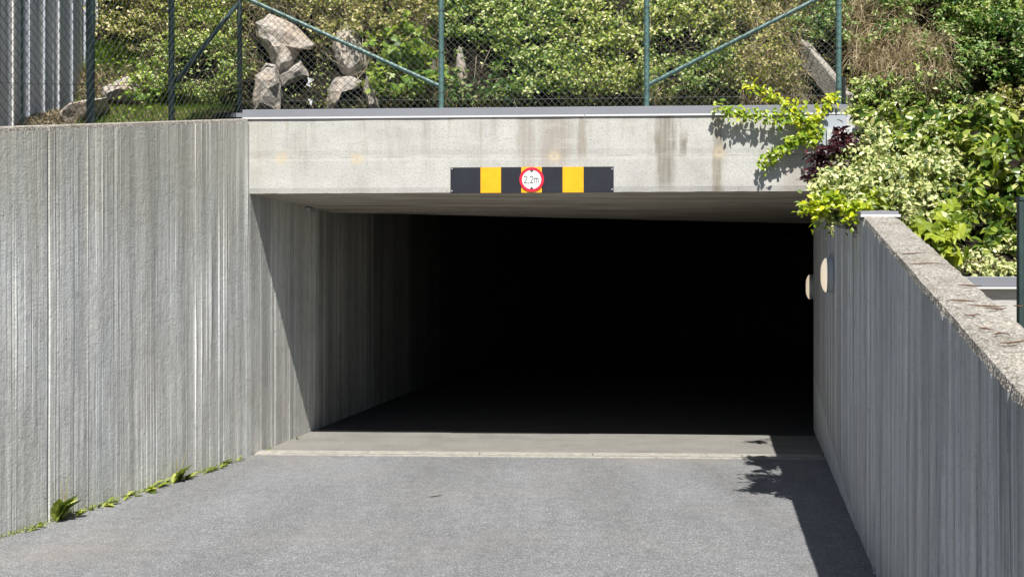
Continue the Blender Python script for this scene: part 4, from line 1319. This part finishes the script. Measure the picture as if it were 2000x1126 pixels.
def crag(name, outline, Y, depth, seed, label, bulge=.07):
    """faceted rock with real depth from an uneven outline (front ring, inner ring, crown, back ring)"""
    import bmesh
    rr = random.Random(seed); bm = bmesh.new(); n = len(outline)
    cx = sum(p_[0] for p_ in outline) / n; cy = sum(p_[1] for p_ in outline) / n
    def ring(f, yy, jit): return [bm.verts.new(P(cx + (x_ - cx) * f, cy + (y_ - cy) * f, Y + yy + rr.uniform(-jit, jit))) for x_, y_ in outline]
    back = ring(.8, depth, .03); mid = ring(1.10, depth * .35, .02); fr = ring(1.03, .02, .03); inn = ring(.62, -bulge, .05)
    c_ = bm.verts.new(P(cx, cy, Y - bulge * 1.1))
    for A_, B_ in ((back, mid), (mid, fr), (fr, inn)):
        for i in range(n):
            j = (i + 1) % n; bm.faces.new((A_[i], A_[j], B_[j])); bm.faces.new((A_[i], B_[j], B_[i]))
    for i in range(n): bm.faces.new((inn[i], inn[(i + 1) % n], c_))
    bm.faces.new(back[::-1])
    bmesh.ops.triangulate(bm, faces=bm.faces[:])
    bmesh.ops.recalc_face_normals(bm, faces=bm.faces[:])
    bmesh.ops.subdivide_edges(bm, edges=bm.edges[:], cuts=4, use_grid_fill=True)
    bm.normal_update()
    for v in bm.verts:
        q = v.co; v.co = q + v.normal * (.020 * noise.noise(q * 6 + Vector((seed, 0, 0))) + .012 * noise.noise(q * 17) - .02 * max(0, noise.noise(Vector((q.x * 4 + q.z * 9, q.y * 3, seed))) - .25))
    me = bpy.data.meshes.new(name); bm.to_mesh(me); bm.free(); me.materials.append(M['rock'])
    o = bpy.data.objects.new(name, me); COL.objects.link(o)
    return props(o, label, 'boulder', 'boulders in the bank left of the bramble')
crag('boulder', [(503, 48), (530, 34), (556, 44), (582, 62), (612, 88), (606, 97), (584, 98), (580, 112), (560, 140), (544, 146), (534, 120), (520, 92), (506, 72)], 10.42, .5, 4, 'largest pale angular boulder, its pointed slab leaning above the dark hollow')
crag('boulder', [(545, 146), (566, 134), (586, 116), (594, 130), (600, 148), (576, 158), (552, 168)], 10.38, .35, 9, 'tan block wedged directly beneath the largest boulder')
crag('boulder', [(502, 150), (520, 128), (536, 132), (548, 160), (549, 190), (544, 216), (498, 216), (496, 186)], 10.18, .4, 12, 'upright pale boulder at lower left of the rock group, on the coping')
crag('boulder', [(662, 66), (680, 52), (700, 74), (712, 100), (714, 128), (700, 142), (682, 152), (668, 140), (656, 112), (652, 86)], 10.50, .45, 23, 'tall grey boulder at the upper right of the rock group')
crag('boulder', [(640, 176), (656, 154), (684, 152), (704, 160), (700, 172), (672, 176), (660, 196), (652, 216), (638, 214)], 10.32, .3, 31, 'broken grey boulder beneath the tall grey boulder')
crag('boulder', [(716, 150), (728, 156), (736, 186), (742, 216), (718, 216), (712, 180)], 10.25, .3, 37, 'narrow grey boulder at the right foot of the rock group', .04)
crag('boulder', [(560, 186), (600, 178), (630, 190), (640, 218), (556, 218)], 10.55, .3, 41, 'dark shaded boulder deep in the hollow between the rocks')
crag('boulder', [(660, 196), (690, 184), (712, 192), (714, 218), (658, 218)], 10.48, .3, 43, 'shaded cracked boulder low in the right hand hollow')
boulder(P(240, 184, 10.35), (.22, .3, .13), 52, 'low tan boulder half under dry grass beside the shed', (0, .2, 0))
boulder(P(160, 222, 9.3), (.24, .25, .13), 55, 'flat tan boulder at the shed foot on the left wall side', (0, -.3, 0))
# rocky pillars behind the second coping post
boulder(P(836, 150, 10.55), (.08, .12, .28), 61, 'thin upright tan stone left of the second coping post', (0, .05, 0))
boulder(P(902, 150, 10.62), (.05, .1, .26), 63, 'thin upright grey stone right of the second coping post', (0, -.1, 0))
# scraps
def scrap(px, py, Y, s, label, seed):
    rr = random.Random(seed); c = P(px, py, Y); m_ = MB()
    pts = [c + Vector((rr.uniform(-1, 1) * s, rr.uniform(-.3, .3) * s, rr.uniform(-1, 1) * s * 1.3)) for _ in range(7)]
    for i in range(5): m_.add([pts[i], pts[i + 1], pts[i + 2]], [(0, 1, 2)])
    o = m_.build('scrap', M['litter']); md = o.modifiers.new('thickness', 'SOLIDIFY'); md.thickness = .003
    props(o, label, 'litter')
scrap(607, 160, 10.35, .05, 'pale blue plastic scrap caught below the largest boulder', 3)
scrap(606, 200, 10.25, .03, 'small pale scrap near the coping beneath the boulders', 5)
scrap(1889, 151, 9.75, .03, 'small white scrap lying in the ivy on the right bank', 8)
# slanting concrete kerb
KB = MB()
a = P(1564, 76, 10.45); b = P(1655, 186, 9.86)
u = (b - a).normalized(); sdv = Vector((1, .35, 0)).normalized() * .085; dn = Vector((0.0, 0, -1)) * .26
KB.hexa([a + dn, a + dn + sdv, b + dn + sdv, b + dn, a, a + sdv, b + sdv, b])
props(KB.build('concrete_kerb', M['coping_conc'], None, bevel=.006), 'slanting concrete kerb running up the bank behind the right post', 'kerb')

# twigs hanging over the bank
tw = MB(); rng = np.random.default_rng(77)
for _ in range(150):
    x0 = rng.choice([rng.uniform(620, 860), rng.uniform(1640, 1900), rng.uniform(900, 1560)])
    q = on_hill(x0, rng.uniform(-20, 200)) + Vector((0, -rng.uniform(.1, .35), 0))
    d_ = Vector((rng.normal() * .6, rng.normal() * .2, rng.normal() * .8)).normalized() * rng.uniform(.1, .4)
    m1 = q + d_ * .5 + Vector(rng.normal(size=3)) * .02
    tw.tube([q, m1, q + d_], [.0035, .003, .0012], 4)
props(tw.build('dry_twigs', M['twig']), 'bare pale twigs poking out of the bank growth', 'twigs', kind='stuff')

# ------------------------------------------------------------------ planting on the right
def mound_leaves(rng, mounds, face=(-.25, -.8, .55), dens=1.0, sh=.5):
    """small irregular clumps plus shoots instead of one smooth ball"""
    PP, NN = [], []
    for (px, py, Y, rx, rz, n) in mounds:
        n = int(n * dens); c = np.array(P(px, py, Y))
        m = max(3, int(n / 45))
        for _ in range(m):
            d = unit(rng.normal(size=(1, 3)) + np.array([[0, -.5, .3]]))[0]
            cc_ = c + d * np.array([rx, rx * .8, rz]) * rng.uniform(.25, 1.0)
            r = rng.uniform(.22, .5) * rx
            a, b = clump_pts(rng, cc_, np.array([r * 1.2, r, r * .75]), max(3, int(n / m * (1 - sh))), face, .35)
            PP.append(a); NN.append(b)
            for _k in range(2):
                dd = unit((d + rng.normal(size=3) * .6 + np.array([0, -.3, .45]))[None])[0]
                k = max(2, int(n / m * sh / 2))
                a, b = shoot(rng, cc_, dd, rng.uniform(.5, 1.1) * max(.1, rx), k, .014)
                PP.append(a); NN.append(b)
    return np.vstack(PP), np.vstack(NN)
def stems_to(T, mounds, mat=M['bark'], r=.007):
    s = MB()
    for (px, py, Y, rx, rz, n) in mounds:
        q = P(px, py, Y); x = max(q.x, rightX(min(9.2, q.y)) + .3)
        g = Vector((x, max(6.6, q.y + .15), soilR(x, max(6.6, q.y + .15)) - .03))
        branchy(s, RNG, g, q, r)
        for _ in range(3):
            branchy(s, RNG, g.lerp(q, .6), q + Vector(RNG.normal(size=3)) * rx * .6, r * .5)
    s.build('stems', mat, T)['kind'] = 'stuff'

rng = np.random.default_rng(31)
EU = [(1628, 398, 6.75, .15, .10, 750), (1660, 380, 6.75, .20, .13, 1100), (1710, 365, 6.9, .22, .14, 1200), (1755, 350, 7.1, .22, .16, 1100), (1770, 385, 6.9, .15, .11, 700),
      (1650, 362, 7.0, .18, .08, 800), (1690, 325, 7.5, .24, .16, 1100), (1740, 310, 7.7, .22, .15, 900), (1618, 375, 6.9, .09, .09, 350), (1622, 415, 6.6, .08, .06, 300), (1606, 385, 7.3, .06, .07, 160), (1600, 372, 7.9, .06, .06, 140),
      (1725, 275, 8.3, .17, .14, 600), (1800, 330, 7.3, .2, .16, 700), (1740, 400, 6.65, .12, .06, 350), (1790, 290, 7.7, .2, .14, 500), (1830, 345, 7.3, .14, .10, 260), (1780, 420, 6.75, .1, .07, 200), (1860, 320, 7.5, .16, .1, 220)]
T = thing('variegated_shrub', 'cream and green variegated shrub spilling over the upper right wall', 'shrub', (2.7, 6.9, 1.9))
Pn, N = mound_leaves(rng, EU)
leaf_objects(Pn, N, .043, 'oval', 'l_cream', T, rng, 300, np.clip(rng.normal(.52, .30, len(Pn)), 0, .999), rest_tpl='oval')
stems_to(T, EU)
YE = [(1622, 405, 6.55, .13, .07, 330), (1612, 398, 6.7, .07, .06, 140), (1660, 412, 6.45, .12, .045, 220), (1604, 412, 6.6, .05, .04, 80)]
T = thing('lime_shrub', 'lime yellow leafy sprays hanging lowest over the right wall edge', 'shrub', (2.3, 6.6, 2.0))
Pn, N = mound_leaves(rng, YE)
leaf_objects(Pn, N, .048, 'oval', 'l_lime', T, rng, 300, np.clip(rng.normal(.45, .25, len(Pn)), 0, .999))
stems_to(T, YE)
PU = [(1610, 312, 7.7, .13, .13, 330), (1638, 300, 7.6, .14, .13, 330), (1594, 345, 7.6, .08, .08, 120), (1668, 292, 7.7, .10, .10, 160), (1640, 335, 7.4, .11, .07, 160), (1604, 335, 8.75, .10, .06, 120), (1585, 352, 8.8, .06, .04, 50)]
T = thing('purple_shrub', 'dark purple leaved shrub against the zinc end panel', 'shrub', (2.6, 8.4, 2.4))
Pn, N = mound_leaves(rng, PU)
leaf_objects(Pn, N, .075, 'long', 'l_purple', T, rng, 300)
stems_to(T, PU)
SM = [(1760, 520, 6.6, .12, .05, 260), (1940, 530, 6.48, .16, .05, 420), (1860, 528, 6.5, .14, .05, 360), (1990, 528, 6.48, .12, .05, 300), (1900, 515, 6.6, .2, .06, 420), (1830, 500, 6.8, .16, .07, 350), (1960, 500, 6.7, .12, .10, 300), (1860, 470, 7.0, .14, .1, 260)]
T = thing('variegated_shrub', 'low pale variegated shrub along the zinc cap of the planter', 'shrub', (3.0, 6.7, 1.6))
Pn, N = mound_leaves(rng, SM)
leaf_objects(Pn, N, .034, 'oval', 'l_cream', T, rng, 200, np.clip(rng.normal(.6, .25, len(Pn)), 0, .999))
stems_to(T, SM)
for (ms, lab, seed, sz) in (
   ([(1820, 290, 7.6, .22, .16, 300), (1860, 250, 8.0, .22, .15, 280), (1790, 255, 8.2, .2, .14, 240), (1810, 370, 7.2, .18, .13, 220), (1760, 240, 8.6, .2, .12, 200), (1700, 235, 8.9, .2, .1, 180)],
    'glossy broad leaved bush rising behind the cream shrub, upper middle of the bed', 41, .062),
   ([(1930, 250, 7.8, .2, .17, 280), (1980, 290, 7.5, .2, .2, 300), (1940, 340, 7.3, .18, .16, 260), (2030, 260, 7.8, .2, .2, 200), (1900, 300, 7.6, .16, .12, 200)],
    'tall glossy broad leaved bush in the upper right of the bed', 42, .070),
   ([(1960, 420, 6.9, .18, .13, 220), (1890, 400, 7.0, .18, .12, 220), (2010, 380, 7.0, .16, .18, 200), (1960, 480, 6.75, .14, .10, 160), (1850, 440, 6.9, .12, .10, 140)],
    'glossy broad leaved bush near the dark post, lower right of the bed', 43, .066)):
    rng = np.random.default_rng(seed)
    T = thing('broad_leaved_bush', lab, 'bush', P(ms[0][0], 450, ms[0][2] + .1))
    Pn, N = mound_leaves(rng, ms, (-.1, -.8, .6), 1.7)
    leaf_objects(Pn, N, sz * rng.uniform(.6, 1.35, len(Pn)), 'oval', 'l_broad', T, rng, 300, np.clip(rng.normal(.48, .30, len(Pn)), 0, .999))
    stems_to(T, ms)
IV = [(1775, 455, 6.6, .14, .08, 34), (1830, 455, 6.55, .16, .10, 44), (1810, 500, 6.5, .12, .07, 26), (1860, 430, 6.75, .12, .08, 22), (1700, 385, 6.6, .05, .03, 3)]
T = thing('ivy_plant', 'fresh green ivy with large lobed leaves just beyond the wall top', 'ivy', (2.7, 6.6, 1.6))
rng = np.random.default_rng(51)
Pn, N = mound_leaves(rng, IV, (-.1, -.75, .7))
leaf_objects(Pn, N, .115, 'lobed', 'l_ivy', T, rng, 300)
stems_to(T, IV)

# ------------------------------------------------------------------ creeper over the coping
T = thing('creeper', 'yellow green creeper trailing over the zinc coping and the stained beam', 'creeper', FP(1560, 260, .03))
rng = np.random.default_rng(61)
paths = [([(1472, 148, -.30), (1500, 172, -.28), (1530, 190, -.2), (1548, 215, .08), (1565, 240, .10), (1570, 262, .08)], 30, 210, 0),
         ([(1565, 235, .08), (1530, 236, .08), (1500, 232, .08), (1460, 225, .09), (1425, 222, .08), (1398, 212, .07)], 26, 250, 1),
         ([(1570, 240, .09), (1590, 232, .08), (1605, 212, .08), (1622, 195, .0), (1640, 187, -.05)], 18, 120, 0),
         ([(1590, 262, .09), (1560, 272, .09), (1530, 288, .07), (1505, 305, .06), (1484, 322, .05)], 24, 220, 1),
         ([(1580, 245, .1), (1586, 262, .1), (1582, 280, .1)], 24, 90, 1)]
tot = []
for (pl, wd, n, kf) in paths:
    W3 = [FP(a, b, d) for a, b, d in pl]
    s = MB().tube(W3, [.005 - .003 * i / len(W3) for i in range(len(W3))], 6); s.build('stem', M['bark'], T)
    PP, NN = [], []
    for _ in range(n):
        t_ = rng.random() * (len(W3) - 1); i = int(t_); q = W3[i].lerp(W3[i + 1], t_ - i)
        w_ = wd / F * 9.3 * .55
        q = q + Vector((rng.normal() * w_ * .5, -abs(rng.normal()) * .03, rng.normal() * w_ * .5))
        if q.z < 3.24: q.y = min(q.y, facY(q.x) - .035)
        PP.append(q); NN.append((rng.normal() * .5 - .1, -.8 + rng.normal() * .35, .55 + rng.normal() * .4))
    leaf_objects(np.array(PP), np.array(NN), .052, 'oval', 'l_lime' if kf == 0 else 'l_lgreen', T, rng, 90, rng.random(n) * .99)

# ------------------------------------------------------------------ weeds at the foot of the left wall
def weed(px, py, hgt, nl, label, parts=True, lsz=.07, seed=0, group='weeds along the foot of the left wall'):
    rng = np.random.default_rng(seed)
    Y = CAMH * F / (py - 563); x = leftX(Y) + .03
    base = Vector((x, Y, 0))
    T = thing('weed', label, 'weed', base, group)
    V = leaf_var('long', 'g_weed')
    for i in range(nl):
        an = rng.uniform(-1.3, 1.3); up = rng.uniform(.6, 2.8) if parts else rng.uniform(.2, 1.1)
        d = Vector((math.cos(an) * .8, math.sin(an), up)).normalized()
        nrm = d.cross(Vector((-d.y, d.x, 0))).normalized()
        if nrm.z < 0: nrm = -nrm
        xx = d.cross(nrm)
        s = hgt * rng.uniform(.55, 1.1)
        o = bpy.data.objects.new('leaf', V[int(rng.integers(0, 9))]); COL.objects.link(o); o.parent = T
        m = Matrix(((xx.x, d.x, nrm.x, 0), (xx.y, d.y, nrm.y, 0), (xx.z, d.z, nrm.z, 0), (0, 0, 0, 1)))
        loc = Vector((rng.uniform(-.015, .03), rng.normal() * .05 * (1 if parts else 1.6), -.004))
        o.matrix_local = Matrix.Translation(loc) @ m @ Matrix.Diagonal((s * 1.5, s, s, 1))
    if parts:
        g = MB()
        for k in range(3):
            e = base + Vector((rng.uniform(.0, .06), rng.normal() * .05, hgt * rng.uniform(1.0, 1.5)))
            g.tube([base, base.lerp(e, .5) + Vector((.01, 0, .01)), e], [.003, .0025, .0015], 5)
        g.build('stalk', M['g_weedstalk'], T)
M['g_weed'] = leafmat('leaf_weed', [(0, (0.06, 0.10, 0.015)), (0.5, (0.17, 0.23, 0.035)), (1, (0.36, 0.40, 0.08))], .5, .3)
M['g_weedstalk'] = simple('weed_stalk', (.26, .22, .08), .8)
weed(92, 1014, .20, 11, 'largest leafy weed at the foot of the left wall, nearest the lower left corner', True, seed=1)
weed(328, 940, .17, 10, 'tall leafy weed with a thin stalk midway along the left wall foot', True, seed=2)
small = [(52, 1028, .07, 8, 'tiny weed left of the largest weed'), (150, 997, .09, 9, 'low weed just right of the largest weed'), (190, 983, .10, 10, 'second low weed right of the largest weed'),
         (235, 968, .08, 8, 'low weed midway between the two leafy weeds'), (284, 952, .12, 12, 'spreading low weed just left of the tall weed'), (350, 930, .09, 8, 'low weed hugging the right side of the tall weed'),
         (382, 918, .10, 10, 'grassy weed right of the tall weed'), (412, 908, .09, 10, 'second grassy weed right of the tall weed'), (445, 897, .06, 8, 'small weed last in the green row before the drain'),
         (512, 875, .05, 6, 'tiny weed at the left end of the drain'), (568, 853, .05, 6, 'tiny weed past the drain on the left')]
for i, (px, py, h, n_, lb_) in enumerate(small): weed(px, py + 3, h, n_, lb_, False, seed=10 + i)

# ------------------------------------------------------------------ small things on the ground
rng = np.random.default_rng(90)
gm = MB()
for k in range(2600):
    if k % 5 == 4: y = rng.uniform(5, 9.3); x = rightX(y) - .01 - abs(rng.normal()) * .05
    elif k % 5 == 3: y = rng.uniform(4.5, 9.3); x = rng.uniform(leftX(y), rightX(y))
    else: y = rng.uniform(5, 11.2); x = leftX(y) + .008 + abs(rng.normal()) * .05
    r_ = rng.uniform(.0015, .0055) * (1.5 if k % 97 == 0 else 1); a_ = rng.uniform(0, 6.28)
    ca, sa = math.cos(a_) * r_, math.sin(a_) * r_
    gm.add([(x + ca, y + sa, 0), (x - sa, y + ca, 0), (x - ca, y - sa, 0), (x + sa, y - ca, 0), (x + ca * .3, y, r_ * 1.1)], [(0, 1, 4), (1, 2, 4), (2, 3, 4), (3, 0, 4)])
props(gm.build('grit', M['gravel']), 'loose grit gathered along the foot of the walls', 'grit', kind='stuff')
PP = []; NN = []
for k in range(900):
    y = rng.choice([6.6, 6.95, 7.4, 7.9, 8.25, 8.6, 8.95]) + rng.normal() * .13; x = leftX(y) + .004 + abs(rng.normal()) * .018
    PP.append((x, y, rng.uniform(.001, .02))); NN.append((rng.normal() * .6 + .5, rng.normal() * .6 - .3, .8))
props(leaf_mesh('moss', np.array(PP), np.array(NN), .016, 'diamond', M['g_weed'], None, rng, None, 0), 'thin line of moss and seedlings along the foot of the left wall', 'moss', kind='stuff')
tt = MB(); Y = CAMH * F / (970 - 563); c = Vector(((850 - 1000) / F * Y, Y, 0.007))
tt.tube([c + Vector((-.05, -.02, 0)), c, c + Vector((.05, .035, .003))], [.002, .004, .002], 5)
props(tt.build('twig', M['slot']), 'single dark twig lying on the open asphalt', 'twig')
# dark post at the right edge
DP = thing('glass_screen', 'dark framed glass screen cut off by the right edge', 'screen', P(2000, 640, 4.9))
a = P(1991, 0, 4.9)
zt = CAMH + (563 - 392) / F * 4.9
MB().box((a.x, 4.9, .85), (a.x + .022, 4.93, zt)).build('frame_post', M['postdark'], DP, bevel=.002)
MB().box((a.x, 4.895, zt + .002), (a.x + .9, 4.935, zt + .02)).build('top_rail', M['postdark'], DP, bevel=.002)
MB().box((a.x + .024, 4.91, .9), (a.x + .876, 4.918, zt)).build('glass_pane', M['glass_dark'], DP)
MB().box((a.x + .878, 4.9, .85), (a.x + .9, 4.93, zt)).build('frame_post', M['postdark'], DP, bevel=.002)
